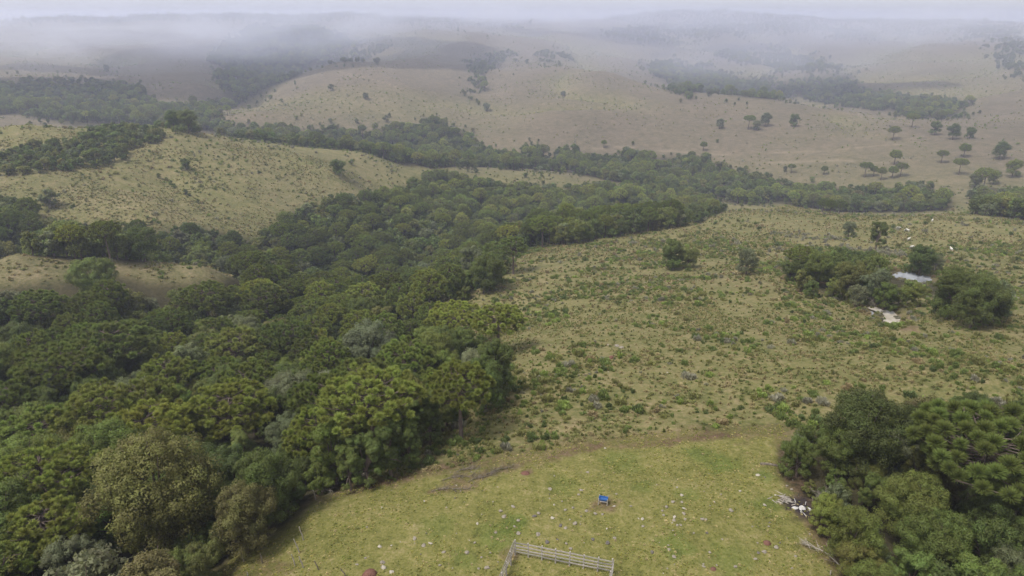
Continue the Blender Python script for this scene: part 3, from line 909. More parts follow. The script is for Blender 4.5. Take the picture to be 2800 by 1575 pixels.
# ------------------------------------------------------------------ trees the photograph singles out
# kind, crown centre (u, v), crown width in pixels, shape, tone, label, short name
SOLO = [
 ('a',1010,1075,285,1,'olive-green','large umbrella araucaria with bare arms and grey trunk at the paddock forest edge','umbrella araucaria at the paddock edge'),
 ('a',1185,1035,125,2,'deep green','upright dark araucaria on the right shoulder of the near forest edge','dark araucaria on the forest shoulder'),
 ('a',625,1100,235,3,'olive-green','yellowish araucaria with leaning pale arms and a dark bare trunk below','yellowish araucaria with leaning arms'),
 ('a',385,1155,215,0,'olive-green','araucaria leaning over the big olive crown, long bare arms to its left','araucaria above the big olive crown'),
 ('a',265,1105,200,4,'deep green','araucaria with tightly packed tufts in the middle of the near forest','packed-tuft araucaria'),
 ('a',110,1165,200,3,'deep green','wide araucaria at the left border of the picture, level with the yellowish one','wide araucaria at the left border'),
 ('a',95,1290,240,1,'olive-green','broad araucaria crown low at the left picture border above the dark trunk','broad low araucaria'),
 ('a',105,1425,190,2,'olive-green','araucaria with a leaning dark trunk in the bottom left corner','corner araucaria'),
 ('a',20,1510,150,0,'deep green','araucaria cut by the bottom left corner of the picture','cut-off corner araucaria'),
 ('a',1245,856,172,1,'olive-green','left one of the paired araucarias standing out over the meadow','left paired araucaria'),
 ('a',1362,860,165,3,'olive-green','right one of the paired araucarias, its bare trunk against the meadow grass','right paired araucaria'),
 ('a',1125,888,78,2,'dark','small araucaria just left of the paired araucarias','small araucaria by the pair'),
 ('a',997,798,124,3,'olive-green','round-topped araucaria alone above paler trees, left of the paired araucarias','round-topped araucaria'),
 ('a',560,800,150,1,'dark','dark araucaria in the row in front of the tan grass spur','dark araucaria before the spur'),
 ('a',725,800,130,4,'dark','dark araucaria right of the tan grass spur tip','dark araucaria by the spur tip'),
 ('a',100,820,130,3,'dark','flat araucaria crown near the left border under the grass spur','flat araucaria under the spur'),
 ('a',310,920,190,0,'dark','big dark araucaria in the middle of the left forest slope','big dark slope araucaria'),
 ('a',150,985,200,1,'dark','wide araucaria mass of many tufts at the left, below the pale dead tree','wide tufted araucaria'),
 ('a',640,935,170,3,'deep green','araucaria in the forest hollow behind the yellowish araucaria','hollow araucaria'),
 ('a',450,1010,160,2,'deep green','araucaria next to the blue-green crown in the forest','araucaria by the blue-green crown'),
 ('a',520,617,48,2,'dark','small lone-topped araucaria on the upper fringe of the wood under the left hill','small fringe araucaria'),
 ('a',2700,1205,330,5,'dark','great grey-green araucaria with ball-like tufts at the right border','great araucaria at the right border'),
 ('a',2800,1330,170,5,'dark','lower araucaria boughs cut by the right border of the picture','araucaria cut by the right border'),
 ('a',2197,692,86,0,'dark','lone umbrella araucaria standing over the thicket by the two ponds','lone pond araucaria'),
 ('b',420,1335,300,5,'olive','big olive broadleaf crown in the lower left forest','big olive crown'),
 ('b',300,1425,112,3,'bright green','light green rounded tree in front of the big olive crown','light green rounded tree'),
 ('b',662,1405,175,1,'brownish','brownish bushy tree bulging out at the paddock corner','brownish bushy tree'),
 ('b',205,1545,150,4,'grey-green','dusty grey-green crown on the bottom picture border at the left','dusty bottom-border crown'),
 ('b',390,1475,85,6,'yellow-green','small yellow-green tree below the big olive crown','small yellow-green tree'),
 ('b',655,1235,95,3,'mid green','upright mid green tree beneath the yellowish araucaria','upright mid green tree'),
 ('b',560,1265,105,2,'dark green','dark glossy tree right of the big olive crown','dark glossy tree'),
 ('b',790,1195,135,0,'grey-green','hazy grey-green crown left of the umbrella araucaria','hazy grey-green crown'),
 ('b',905,1222,130,3,'mid green','full green crown at the foot of the umbrella araucaria','full green crown'),
 ('b',745,1340,105,2,'deep green','deep green tree right above the brownish bushy tree','deep green tree by the corner'),
 ('b',880,1290,95,6,'mid green','low green tree overhanging the dead brush at the paddock','low overhanging tree'),
 ('b',540,1540,120,4,'olive','low olive bush mass reaching the bottom border left of the paddock','low olive bush mass'),
 ('b',495,1010,140,7,'grey-green','blue-green feathery crown in the middle of the near forest','blue-green feathery crown'),
 ('b',1010,955,165,0,'grey-green','pale grey-green dome crown left of the small araucaria','pale grey-green dome'),
 ('b',1140,985,110,2,'grey-green','grey-green crown under the left paired araucaria','grey-green crown under the pair'),
 ('b',1270,935,95,1,'mid green','bushy green crown at the trunk of the paired araucarias','crown at the pair trunk'),
 ('b',1325,955,60,6,'mid green','small tree at the meadow edge below the right paired araucaria','small meadow-edge tree'),
 ('b',1275,1050,70,3,'yellow-green','yellow-leaved slim tree at the forest edge right of the dark araucaria','yellow slim tree'),
 ('b',255,755,110,5,'mid green','domed green tree rising in front of the tan grass spur','domed tree before the spur'),
 ('b',1120,1130,95,2,'deep green','dark tree between the umbrella araucaria and the shrubby meadow','dark tree by the meadow'),
 ('b',1290,715,75,3,'grey-green','grey-green tree at the inner corner of the meadow','inner corner tree'),
 ('b',1350,700,70,2,'mid green','bushy tree spilling onto the meadow at its inner corner','inner corner bush tree'),
 ('b',1000,1242,110,3,'deep green','low dark bush tree at the paddock edge under the umbrella araucaria','low dark edge tree'),
 ('b',1060,1212,118,3,'dark green','dark bushy tree right below the umbrella araucaria trunk','dark tree below the umbrella araucaria'),
 ('b',955,1268,92,3,'mid green','small green tree right of the dead brush','small tree by the dead brush'),
 ('b',1115,1198,100,3,'deep green','bushy dark tree on the rounded forest corner above the paddock','rounded corner tree'),
 ('b',1175,1140,100,3,'deep green','dark green tree on the forest edge facing the shrubby slope','dark slope-facing tree'),
 ('b',1222,1092,88,3,'dark green','low dark tree on the forest edge left of the yellow slim tree','low dark slope-edge tree'),
 ('b',1205,1108,92,3,'mid green','upright green tree hiding the trunk of the dark shoulder araucaria','upright tree by the shoulder araucaria'),
 ('b',830,1290,85,0,'dark green','dark tree in the forest edge left of the low overhanging tree','dark edge tree'),
 ('b',800,1345,70,4,'deep green','low tree on the forest edge by the thin pale fence post','low tree by the thin post'),
 ('b',470,1560,110,2,'mid green','green bush tree on the bottom border left of the low olive bush mass','bottom border bush tree'),
 # right clump
 ('b',2185,1240,95,2,'deep green','glossy dark green tree at the left tip of the right-hand grove','glossy tip tree'),
 ('b',2300,1215,130,1,'deep green','broad dark crown behind the left tip of the right-hand grove','broad dark grove crown'),
 ('b',2445,1215,140,0,'grey-green','big rounded grey-green tree at the back of the right-hand grove','rounded grey-green grove tree'),
 ('b',2370,1275,95,4,'olive','olive tree in the middle of the right-hand grove','olive grove tree'),
 ('b',2520,1270,110,2,'olive','dark olive crown with yellowing leaves under the great araucaria','yellowing olive crown'),
 ('b',2575,1325,85,6,'brownish','tree with orange-brown leaves in the right-hand grove','orange-brown grove tree'),
 ('b',2500,1370,165,5,'mid green','large soft green crown in the centre of the right-hand grove','large soft grove crown'),
 ('b',2265,1390,90,2,'yellow-green','tree with bright yellow sprigs beside the ash heap','yellow-sprigged tree'),
 ('b',2340,1460,150,1,'mid green','full green tree above the fallen grey branch','full tree above the fallen branch'),
 ('b',2560,1475,165,5,'deep green','large deep green crown in the lower right grove','large lower grove crown'),
 ('b',2350,1545,125,4,'olive','olive crown with pale leaves at the bottom border beside the paddock','olive bottom crown'),
 ('b',2720,1475,165,0,'deep green','deep green crown near the lower right corner','lower right crown'),
 ('b',2500,1560,120,2,'bright green','bright green leafy crown on the bottom border in the right-hand grove','bright bottom crown'),
 ('b',2680,1390,120,2,'dark green','dark tree in the shade below the great araucaria','dark tree below the great araucaria'),
 ('b',2770,1560,130,1,'grey-green','grey-green crown in the bottom right corner','bottom right corner crown'),
 # meadow and pond trees
 ('b',1840,685,75,2,'deep green','taller dark tree of the small clump on the hilltop meadow','taller hilltop clump tree'),
 ('b',1885,700,62,4,'mid green','lower bushy tree of the small clump on the hilltop meadow','lower hilltop clump tree'),
 ('b',1845,708,50,6,'bright green','bright bush in front of the small clump on the hilltop meadow','bright hilltop bush'),
 ('b',2045,708,62,2,'grey-green','single grey-green tree between the hilltop clump and the pond thicket','single meadow tree'),
 ('b',2165,735,60,4,'deep green','low dark tree at the left end of the pond thicket','left end thicket tree'),
 ('b',2240,728,85,1,'deep green','dark tree next to the lone pond araucaria','dark tree by the pond araucaria'),
 ('b',2300,700,55,2,'deep green','taller dark crown at the back of the pond thicket','back thicket tree'),
 ('b',2330,760,95,0,'olive','olive tree in the middle of the pond thicket','olive thicket tree'),
 ('b',2395,770,75,7,'grey-green','tree with pale bare limbs in the pond thicket','pale-limbed thicket tree'),
 ('b',2425,800,65,2,'deep green','dark tree at the right end of the pond thicket','right end thicket tree'),
 ('b',2462,805,48,6,'mid green','bush between the two ponds','bush between the ponds'),
 ('b',2500,800,60,4,'mid green','low tree in front of the farther pond','low tree before the far pond'),
 ('b',2615,790,115,0,'deep green','dense dark tree right of the farther pond','dense dark tree by the pond'),
 ('b',2680,810,120,1,'deep green','spreading dark tree farthest right of the ponds','spreading dark tree'),
 ('b',2730,830,70,2,'dark green','small dark tree at the right end of the clump beyond the near pond','right end clump tree'),
 ('b',2520,706,78,4,'deep green','dome-shaped dark bush on the meadow above the farther pond','dome bush above the far pond'),
 ('b',2560,712,45,6,'grey-green','grey bush attached to the dome-shaped dark bush','grey bush by the dome bush'),
 ('b',2405,635,48,3,'deep green','dark upright tree on the lower meadow left of the white cattle','upright tree by the cattle'),
 ('b',2325,622,42,4,'grey-green','pale bush on the lower meadow near the three thin araucarias','pale lower meadow bush'),
 ('a',2255,548,32,2,'dark','left one of three thin araucarias below the valley wood','left thin araucaria'),
 ('a',2275,552,30,4,'dark','middle one of three thin araucarias below the valley wood','middle thin araucaria'),
 ('a',2300,552,34,2,'dark','right one of three thin araucarias below the valley wood','right thin araucaria'),
 ('b',905,540,20,3,'dark green','pointed dark tree standing out of the central forest rim','pointed rim tree'),
 # left hill
 ('b',470,322,70,4,'deep green','left rounded tree of the clump on the left hill crest','left crest tree'),
 ('b',510,325,60,0,'mid green','right rounded tree of the clump on the left hill crest','right crest tree'),
 ('b',922,450,45,4,'deep green','dark round bush alone on the left hill slope','round slope bush'),
 ('b',960,438,17,6,'bright green','small bright tree right of the dark round slope bush','small bright slope tree'),
 ('b',505,444,30,4,'deep green','round green bush at the head of the small gully on the left hill','gully head bush'),
 ('b',130,532,45,6,'grey-green','grey bush low on the left hill near the picture border','grey low hill bush'),
 # far single trees
 ('a',1187,322,38,0,'dark','tall araucaria rising above the far valley wood','tall valley araucaria'),
 ('a',1215,352,40,3,'dark','first araucaria right of the tall valley araucaria','first valley row araucaria'),
 ('a',1245,352,40,1,'dark','last araucaria in the row right of the tall valley araucaria','last valley row araucaria'),
 ('a',990,345,32,2,'dark','araucaria poking out of the far valley wood on the left','poking valley araucaria'),
 ('a',1652,385,22,2,'dark','small lone araucaria on the far slope above the valley wood','lone far slope araucaria'),
 ('a',1925,390,26,2,'dark','lone slender araucaria at the foot of the far slope','slender foot araucaria'),
 ('a',2166,452,28,3,'dark','lone araucaria above the valley wood, left of the tree row','lone araucaria left of the row'),
 ('a',2256,456,24,2,'dark','single low araucaria nearest the far row on its left','low araucaria by the row'),
 ('a',2370,449,42,0,'dark','first araucaria of the row on the far slope','row araucaria one'),
 ('a',2393,456,28,2,'dark','second araucaria of the row on the far slope','row araucaria two'),
 ('a',2415,460,30,4,'dark','third araucaria of the row on the far slope','row araucaria three'),
 ('a',2445,458,32,2,'dark','fourth araucaria of the row on the far slope','row araucaria four'),
 ('a',2468,450,40,3,'dark','last araucaria of the row on the far slope','row araucaria five'),
 ('a',2452,415,38,2,'dark','araucaria standing uphill of the row on the far slope','uphill row araucaria'),
 ('a',2447,350,40,3,'dark','flat-topped araucaria alone on the upper far slope','flat upper slope araucaria'),
 ('a',2500,316,36,0,'dark','araucaria at the left end of the dark clump on the far slope','clump-end araucaria'),
 ('a',2642,397,34,2,'dark','araucaria on the open far slope right of the track','open slope araucaria'),
 ('a',2580,415,36,3,'dark','araucaria in the scattered trees right of the row','scattered araucaria one'),
 ('a',2630,440,44,1,'dark','wide araucaria in the scattered trees right of the row','scattered araucaria two'),
 ('a',2700,470,60,0,'dark','araucaria by the bushes at the far right','far right araucaria'),
 ('a',2050,320,40,0,'dark','araucaria on top of the bush clump in the middle of the far slope','bush clump araucaria'),
 ('b',2095,322,45,1,'grey-green','right part of the bush clump in the middle of the far slope','bush clump right tree'),
 ('b',2070,340,55,4,'grey-green','lower part of the bush clump in the middle of the far slope','bush clump lower tree'),
 ('b',1970,333,32,2,'grey-green','small tree left of the bush clump on the far slope','small tree left of the clump'),
 ('b',2172,325,48,0,'deep green','dark bush right of the bush clump on the far slope','dark bush right of the clump'),
 ('b',2560,345,60,0,'deep green','left tree of the long dark clump on the right far slope','long clump left tree'),
 ('b',2610,355,70,1,'deep green','middle tree of the long dark clump on the right far slope','long clump middle tree'),
 ('b',2655,360,55,4,'deep green','right tree of the long dark clump on the right far slope','long clump right tree'),
 ('b',2740,405,70,1,'deep green','dark tree group member at the right border of the far slope','right border far tree'),
 ('b',2775,455,60,0,'mid green','big tree at the right border above the eastern wood','right border big tree'),
 ('b',2720,480,50,4,'grey-green','grey bush under the far right araucaria','grey bush under the far right araucaria'),
 ('b',2670,490,45,4,'grey-green','bush at the lower end of the far slope near the right','lower far slope bush'),
 ('b',1940,250,45,4,'grey-green','bush at the edge of the upper far slope','upper edge bush'),
 ('b',1330,290,34,4,'grey-green','bush just right of the little far gully foot','gully foot bush'),
 ('b',1055,320,28,6,'grey-green','small bush above the valley araucarias','small bush above the valley'),
 ('b',1000,258,24,6,'grey-green','small bush in the middle of the far left slope','small far left slope bush'),
 ('b',1540,252,24,6,'grey-green','small bush on the central far slope','small central far bush'),
 ('b',905,235,22,6,'grey-green','small bush near the crest of the far left slope','small crest bush'),
 ('b',1030,165,50,4,'grey-green','bush pair on the misty shoulder of the far left slope','misty shoulder bush'),
 ('b',290,185,22,4,'grey-green','lone bush in the misty slope at the upper left','lone misty bush'),
]

def stand(u, v, wpx, R, H, frac):
    """where a crown seen at a pixel with that width stands, and its scale"""
    d = ray(u, v); hd = d[:2] / np.hypot(*d[:2])
    r = np.exp(np.linspace(math.log(42), math.log(2200), 1200))
    x, y = hd[0] * r, hd[1] * r
    z = ground(x, y)
    D = np.sqrt(x * x + y * y + (z - CAM[2]) ** 2)
    s = np.clip(wpx * D / (2 * R * FPX * 1.04), .35, 1.5)
    _, vv, _ = project(np.stack([x, y, z + s * H * frac], -1))
    ok = np.nonzero((vv[:-1] >= v) & (vv[1:] < v))[0]
    # the first bearing crossing whose crown is not behind a rise
    for i in ok:
        if (z[i] + s[i] * H - CAM[2]) / r[i] > bilin(AZ, LR, RUN, *polar(x[i:i+1], y[i:i+1]))[0] - .01: break
    else: i = ok[0] if len(ok) else int(np.argmin(np.abs(vv - v)))
    return np.array([x[i], y[i], z[i]]), float(s[i])

def plant(kind, shape, pos, s, tone, label, group=None, rz=None, parts=True, sz=1.0):
    if kind == 'a': meshes, nm, cat, tint = ARAU[shape], 'araucaria_tree', 'araucaria', A_TONES[tone]
    else: meshes, nm, cat, tint = BROAD[shape], 'broadleaf_tree', 'tree', TONES[tone]
    k = random.uniform(.86, 1.14)
    tint = (tint[0] * k * random.uniform(.94, 1.06), tint[1] * k, tint[2] * k * random.uniform(.9, 1.1))
    root = add(nm, None, label=label, cat=cat, group=group, loc=tuple(pos), rz=random.uniform(0, 6.28) if rz is None else rz, scl=(s, s, s * sz))
    root.empty_display_size = .5
    for me, pn in zip(meshes, ('trunk', 'branches' if kind == 'a' else 'limbs', 'crown')):
        o = add(pn, me, root)
        if pn == 'crown': o['tint'] = tint
    return root

DEBUG = False
CROWNS = []
TAKEN = []          # (x, y, radius, short name, is landmark)
for kind, u, v, wpx, shp, tone, label, short in SOLO:
    R, H = (ARAU_R[shp], ARAU_H[shp]) if kind == 'a' else (BROAD_R[shp], BROAD_H[shp])
    sz = .80 if kind == 'a' and wpx > 60 else .9 if kind == 'a' else 1.0
    if kind == 'a' and wpx <= 60 and v < 500: wpx, tone = wpx * .82, 'deep green'
    pos, s = stand(u, v, wpx, R, H * sz, .86 if kind == 'a' else .62)
    if kind == 'b' and (wpx * np.linalg.norm(pos - CAM) / FPX) < 3.5: pass
    plant(kind, shp, pos - (0, 0, .15), s, tone, label, 'named araucarias' if kind == 'a' else 'single trees', sz=sz)
    TAKEN.append((pos[0], pos[1], R * s, short, kind))
    CROWNS.append((u, v, wpx, float(np.linalg.norm(pos - CAM))))
    if DEBUG: print('SOLO', kind, u, v, wpx, 'D', round(float(np.linalg.norm(pos - CAM))), 's', round(s, 2), 'base', [round(float(a)) for a in project(pos)[:2]])
TX = np.array([(a, b, c) for a, b, c, _, _ in TAKEN])
LAND = [(a, b, n) for a, b, _, n, _ in TAKEN]
for u, v, n in ((985,715,'pale bare tree in the central forest'),(855,705,'bare tree left of the forest centre'),(1250,500,'forest rim under the saddle'),(1120,560,'upper left of the central forest'),(1450,640,'left end of the meadow crest'),
                (1600,560,'middle of the forest behind the crest'),(1720,600,'middle of the meadow crest'),(1900,585,'right end of the meadow crest'),(1200,620,'heart of the central forest'),(1350,580,'right part of the central forest'),
                (1020,640,'left part of the central forest'),(880,600,'forest corner under the left hill'),(660,745,'tip of the tan spur'),(700,650,'wood right of the tan spur'),(300,640,'wood behind the tan spur'),(60,640,'wood at the left border behind the spur'),
                (1750,530,'forest below the stone wall'),(1300,650,'forest left of the meadow crest'),(1470,610,'forest just over the meadow crest'),(1400,535,'upper right of the central forest'),(1100,690,'forest front in the centre'),(1180,560,'middle top of the central forest'),(1640,580,'forest over the middle crest'),(1820,555,'forest over the right crest'),(200,700,'crest of the tan spur'),(480,690,'dip behind the tan spur'),(400,860,'left forest slope'),(880,880,'middle of the forest hollow'),(760,760,'forest behind the spur tip')):
    q = hit(u, v); LAND.append((q[0], q[1], n))
LXY = np.array([(a, b) for a, b, _ in LAND])

# ------------------------------------------------------------------ the woods
ZONES = [  # outline, nearest, farthest, spacing, share of araucarias, phrase, height scale
 (F_MAIN, 40, 640, 4.3, .62, 'main', 1.0), (F_VALLEY, 540, 900, 5.2, .30, 'valley', 1.0), (F_EAST, 400, 900, 5.2, .15, 'east', 1.0),
 (F_WEST, 700, 2000, 6.2, .35, 'west', 1.0), (F_NORTH, 900, 2000, 6.5, .3, 'north', 1.0), (F_NORTHEAST, 900, 2000, 6.5, .3, 'north', 1.0),
 (F_RIGHT, 20, 110, 3.7, .0, 'grove', .8), (F_MAIN, 40, 150, 2.3, .0, 'edge', .42), (F_RIGHT, 30, 110, 2.2, .0, 'edge', .34), (F_MAIN, 150, 330, 3.2, .0, 'edge', .45), (F_POND, 150, 260, 4.0, .0, 'pond', .8), (F_POND_EAST, 140, 260, 4.2, .0, 'pond', .7),
 (F_HILLSCRUB, 380, 560, 3.3, .0, 'hill', .55), (F_CREST, 420, 560, 4.6, .0, 'hill', .75),
 ([(1300,160),(1345,140),(1420,142),(1420,158),(1350,165),(1335,215),(1310,245),(1305,280),(1285,275),(1290,235),(1300,205),(1295,180)], 800, 1700, 5.0, .05, 'gully', .65),
 ([(1455,142),(1530,138),(1562,160),(1500,165)], 900, 1900, 5.0, .05, 'north', .7),
 ([(425,470),(470,490),(540,540),(560,560),(500,520),(440,490)], 360, 480, 3.4, .0, 'hill', .4),
 ([(1440,395),(1470,385),(1500,395),(1500,425),(1430,425)], 560, 900, 4.5, .4, 'valley', 1.0),
 ([(2340,590),(2600,585),(2560,605),(2400,610)], 380, 600, 4.5, .0, 'valley', .7),
 ([(900,160),(1000,120),(1060,112),(1000,150),(930,172)], 900, 2200, 6.5, .1, 'west', .8),
 ([(1650,85),(1780,60),(1960,55),(2100,60),(2300,75),(2250,85),(2000,95),(1850,120),(1700,110)], 1500, 3200, 13, .3, 'ridge', 1.0),
 ([(1960,140),(2120,130),(2260,160),(2300,195),(2150,190),(2000,165)], 1100, 2600, 8.0, .3, 'ridge', 1.0),
 ([(2250,75),(2800,70),(2800,100),(2450,95),(2300,110)], 1500, 3200, 13, .3, 'ridge', 1.0),
 ([(2700,120),(2800,110),(2800,215),(2740,190)], 1000, 2600, 9.0, .3, 'ridge', 1.0),
 ([(1660,40),(1800,22),(1900,22),(2050,32),(2300,58),(2500,52),(2780,60),(2780,70),(2300,70),(2000,50),(1850,42),(1700,60)], 1800, 3600, 15, .35, 'ridge', 1.0),
 ([(0,40),(500,38),(900,30),(1250,50),(1450,66),(1400,80),(1000,60),(500,55),(0,60)], 1500, 3600, 16, .3, 'ridge', 1.0),
]
rng = np.random.default_rng(99)
KEEP_CLEAR = [hit(2192, 1388), hit(2141, 1367), hit(2110, 1272), hit(2165, 1400), hit(2240, 1520)]
PX, PY, PZ, PS, PK, PSH, PTN, PZN, PD = [], [], [], [], [], [], [], [], []
for poly, d0, d1, sp, fa, zn, hs in ZONES:
    ang = math.radians(45)
    x, y = jitter_grid(-d1 * .72, d1 * .72, d0 * .5, d1, sp, rng)
    z = ground(x, y)
    k = (np.hypot(x, y) < d1)
    x, y, z = x[k], y[k], z[k]
    grove = fbm(x / 45, y / 45, 3, 61)
    pa = np.clip(fa + (grove - .5) * 2.2 * (fa > .1), 0, .8) * (fa > 0)
    isa = rng.random(len(x)) < pa * .44
    s = np.where(isa, rng.uniform(.72, 1.05, len(x)), rng.uniform(.55, 1.1, len(x)) * hs)
    if zn == 'main':      # lower growth just over the meadow crest
        uq, _, Dq = project(np.stack([x, y, z], -1)); s = s * (1 - .38 * sstep(1340, 1420, uq) * sstep(330, 345, Dq) * (1 - sstep(440, 500, Dq)))
    u, v, D = project(np.stack([x, y, z + (4.5 if zn != 'edge' else 1.0) * hs], -1))
    ut, vt, _ = project(np.stack([x, y, z + np.where(isa, 12.5, 8.0) * s], -1))
    rag = sstep(350, 700, D)
    nu, nv = (fbm(x / 30, y / 30, 3, 201) - .5) * 130 * rag, (fbm(x / 30, y / 30, 3, 202) - .5) * 44 * rag
    k = inside(poly, u + nu, v + nv) & inside(poly, ut + nu, vt + nv) & (D > d0) & (D < d1)
    if d0 >= 500:      # stragglers outside the rim
        stray = (rng.random(len(x)) < .13 * np.exp(-poly_dist(poly, u, v) / 11)) & (D > d0) & (D < d1) & (u > -200) & (u < 3000) & ~k
        k |= stray; isa &= ~stray; s = np.where(stray, s * .6, s)
    k &= ~((inside(SPUR, u, v) | inside(SPUR_CLEAR, ut, vt)) & (D > 120) & (D < 300))
    u0_, v0_, _ = project(np.stack([x, y, z], -1)); k &= ~(inside(SPUR_CLEAR, u0_, v0_) & (D > 170) & (D < 275)); k &= ~((inside(SPUR_CLEAR, ut, vt + 45) | inside(SPUR_CLEAR, ut, vt + 85)) & (D > 130) & (D < 232))
    for uc, vc, wc, Dc in CROWNS:        # the single trees stay in view
        if wc > 40: k &= ~((((ut - uc) / (wc * .56)) ** 2 + ((vt + 6 - vc) / (wc * .36)) ** 2 < 1) & (D < Dc - 1.5))
    for pq in KEEP_CLEAR: k &= np.hypot(x - pq[0], y - pq[1]) > (5.0 if zn == 'grove' else 2.0)
    if zn == 'edge': k &= poly_dist(poly, u, v) < np.where(D < 150, 90, 40)
    for pk in ('near', 'far'):      # nothing grows in the water or right before it
        pp = np.array(POND_PX[pk], float); pc = pp.mean(0); pp = pc + (pp - pc) * np.array([1.5, 1.5])
        for hh in (0, 2, 4, 6, 8):
            uu, vv_, _ = project(np.stack([x, y, z + hh], -1)); k &= ~(inside(pp, uu, vv_) & (D < 262) & (D > 120))
    x, y, z, D, isa, s = x[k], y[k], z[k], D[k], isa[k], s[k]
    # clearance from single trees, and among araucarias
    dx = np.hypot(x[:, None] - TX[None, :, 0], y[:, None] - TX[None, :, 1])
    solo_a = np.array([k_ == 'a' for *_, k_ in TAKEN])
    keep = (dx > np.where(isa[:, None], TX[None, :, 2] * 1.25, np.where(solo_a[None], 1.2, TX[None, :, 2] * .66))).all(1)
    keep &= shown(x, y, z + 12 * s)
    x, y, z, D, s, isa = x[keep], y[keep], z[keep], D[keep], s[keep], isa[keep]
    # fade of height at the wood's rim
    PX.append(x); PY.append(y); PZ.append(z); PS.append(s); PK.append(isa); PD.append(D)
    tn = np.where(isa, rng.choice(3, len(x), p=[.45, .4, .15]), rng.choice(len(TN), len(x), p=TW))
    if zn == 'grove': tn = np.where(tn == TN.index('grey-green'), 1, tn)
    PTN.append(tn); PZN.append(np.full(len(x), zn)); PSH.append(rng.integers(0, 100, len(x)))
PX, PY, PZ, PS, PK, PSH, PTN, PZN, PD = map(np.concatenate, (PX, PY, PZ, PS, PK, PSH, PTN, PZN, PD))
# two araucarias never share a stand
cell = {}
drop = np.zeros(len(PX), bool)
for i in np.nonzero(PK)[0]:
    c = (int(PX[i] // 6), int(PY[i] // 6)); hit_ = False
    for a in (-1, 0, 1):
        for b in (-1, 0, 1):
            for j in cell.get((c[0] + a, c[1] + b), ()):
                if (PX[i] - PX[j]) ** 2 + (PY[i] - PY[j]) ** 2 < 5.8 ** 2: hit_ = True
    if hit_: PK[i] = False; PS[i] *= .8; PTN[i] = rng.integers(0, 4)
    else: cell.setdefault(c, []).append(i)
print('trees', len(PX), 'araucarias', int(PK.sum()))
U_, V_, _ = project(np.stack([PX, PY, PZ + 7 * PS], -1))
inframe = (U_ > -60) & (U_ < 2860) & (V_ > -20) & (V_ < 1640)
size_px = np.where(PK, 11.5, 7.5) * PS / PD * np.where(inframe, 1, 0)

def relation(i):
    """the nearest named tree and which side of it this one stands, as seen"""
    d = np.hypot(LXY[:, 0] - PX[i], LXY[:, 1] - PY[i]); j = int(np.argmin(d))
    b = np.array([PX[i], PY[i]]); b = b / np.linalg.norm(b)
    e = np.array([PX[i] - LXY[j, 0], PY[i] - LXY[j, 1]])
    f_, s_ = e @ b, e @ np.array([b[1], -b[0]])
    if min(abs(f_), abs(s_)) > .45 * max(abs(f_), abs(s_)): side = ('behind and ' if f_ > 0 else 'before and ') + ('right of' if s_ > 0 else 'left of')
    else: side = ('behind' if f_ > 0 else 'in front of') if abs(f_) > abs(s_) else ('right of' if s_ > 0 else 'left of')
    far = 'just ' if d[j] < 9 else '' if d[j] < 18 else 'well ' if d[j] < 32 else 'far '
    return far + side, LAND[j][2]

used_idx = np.zeros(len(PX), bool)
for kind, most, nm in (('a', 300 - sum(1 for s in SOLO if s[0] == 'a'), 'araucaria'), ('b', 300 - sum(1 for s in SOLO if s[0] == 'b'), 'broadleaf tree')):
    m = np.nonzero((PK == (kind == 'a')) & (size_px > 0))[0]
    m = m[np.argsort(-size_px[m])][:most]
    for i in m:
        used_idx[i] = True
        rel, short = relation(i)
        if kind == 'a':
            tone = AN[PTN[i]]; shape = int(PSH[i] % 5); s = PS[i] * .92
            lab = f'{tone} araucaria {rel} the {short}'
        else:
            tone = TN[PTN[i]]; shape = int(PSH[i] % 8); s = PS[i]
            sz = 'small' if s * BROAD_R[shape] < 2.7 else 'large' if s * BROAD_R[shape] > 4.0 else 'middling'
            lab = f'{sz} {tone} broadleaf {rel} the {short}'
        plant(kind, shape, (PX[i], PY[i], PZ[i] - .15), s, tone, lab, f'forest {nm}s by the {short}')
rest = ~used_idx
# the remaining thousands stand as woods, one mass for each stretch
C_A = store('araucaria_shapes', ARAU_MID + ARAU_FAR)
C_B = store('broadleaf_shapes', BROAD_MID + BROAD_FAR)
ZTEXT = {'main': 'the gully forest', 'edge': 'the bushy forest rims', 'valley': 'the valley wood', 'east': 'the wood at the right border', 'west': 'the misty wood on the upper left slope', 'north': 'the misty woods on the upper right slope',
         'grove': 'the grove beside the paddock', 'pond': 'the thicket by the ponds', 'hill': 'the scrub on the left hill', 'gully': 'the little gully on the far slope', 'ridge': 'the misty far ridges'}
for zn in ZTEXT:
    for isa in (True, False):
        m = np.nonzero(rest & (PZN == zn) & (PK == isa))[0]
        if not len(m): continue
        nearm_ = PD[m] < 360
        if isa:
            shape = np.where(nearm_, PSH[m] % 3, 3 + np.where(PSH[m] > 92, 4, PSH[m] % 4)); tint = AV[PTN[m]]; coll = C_A
        else:
            shape = np.where(nearm_, PSH[m] % 4, 4 + PSH[m] % 5); tint = TV[PTN[m]]; coll = C_B
        tint = tint * rng.uniform(.84, 1.16, (len(m), 1)) * rng.uniform(.94, 1.06, (len(m), 3))
        s = PS[m][:, None] * np.stack([rng.uniform(.9, 1.12, len(m)), rng.uniform(.9, 1.12, len(m)), rng.uniform(.88, 1.1, len(m))], 1)
        turn = np.stack([0 * PX[m], 0 * PX[m], rng.uniform(0, 6.28, len(m))], 1)
        mass('araucaria_forest' if isa else 'broadleaf_forest', coll, np.stack([PX[m], PY[m], PZ[m] - .2], 1), s, turn, shape, tint,
             ('other araucarias of ' if isa else 'other broadleaf trees of ') + ZTEXT[zn], 'forest')

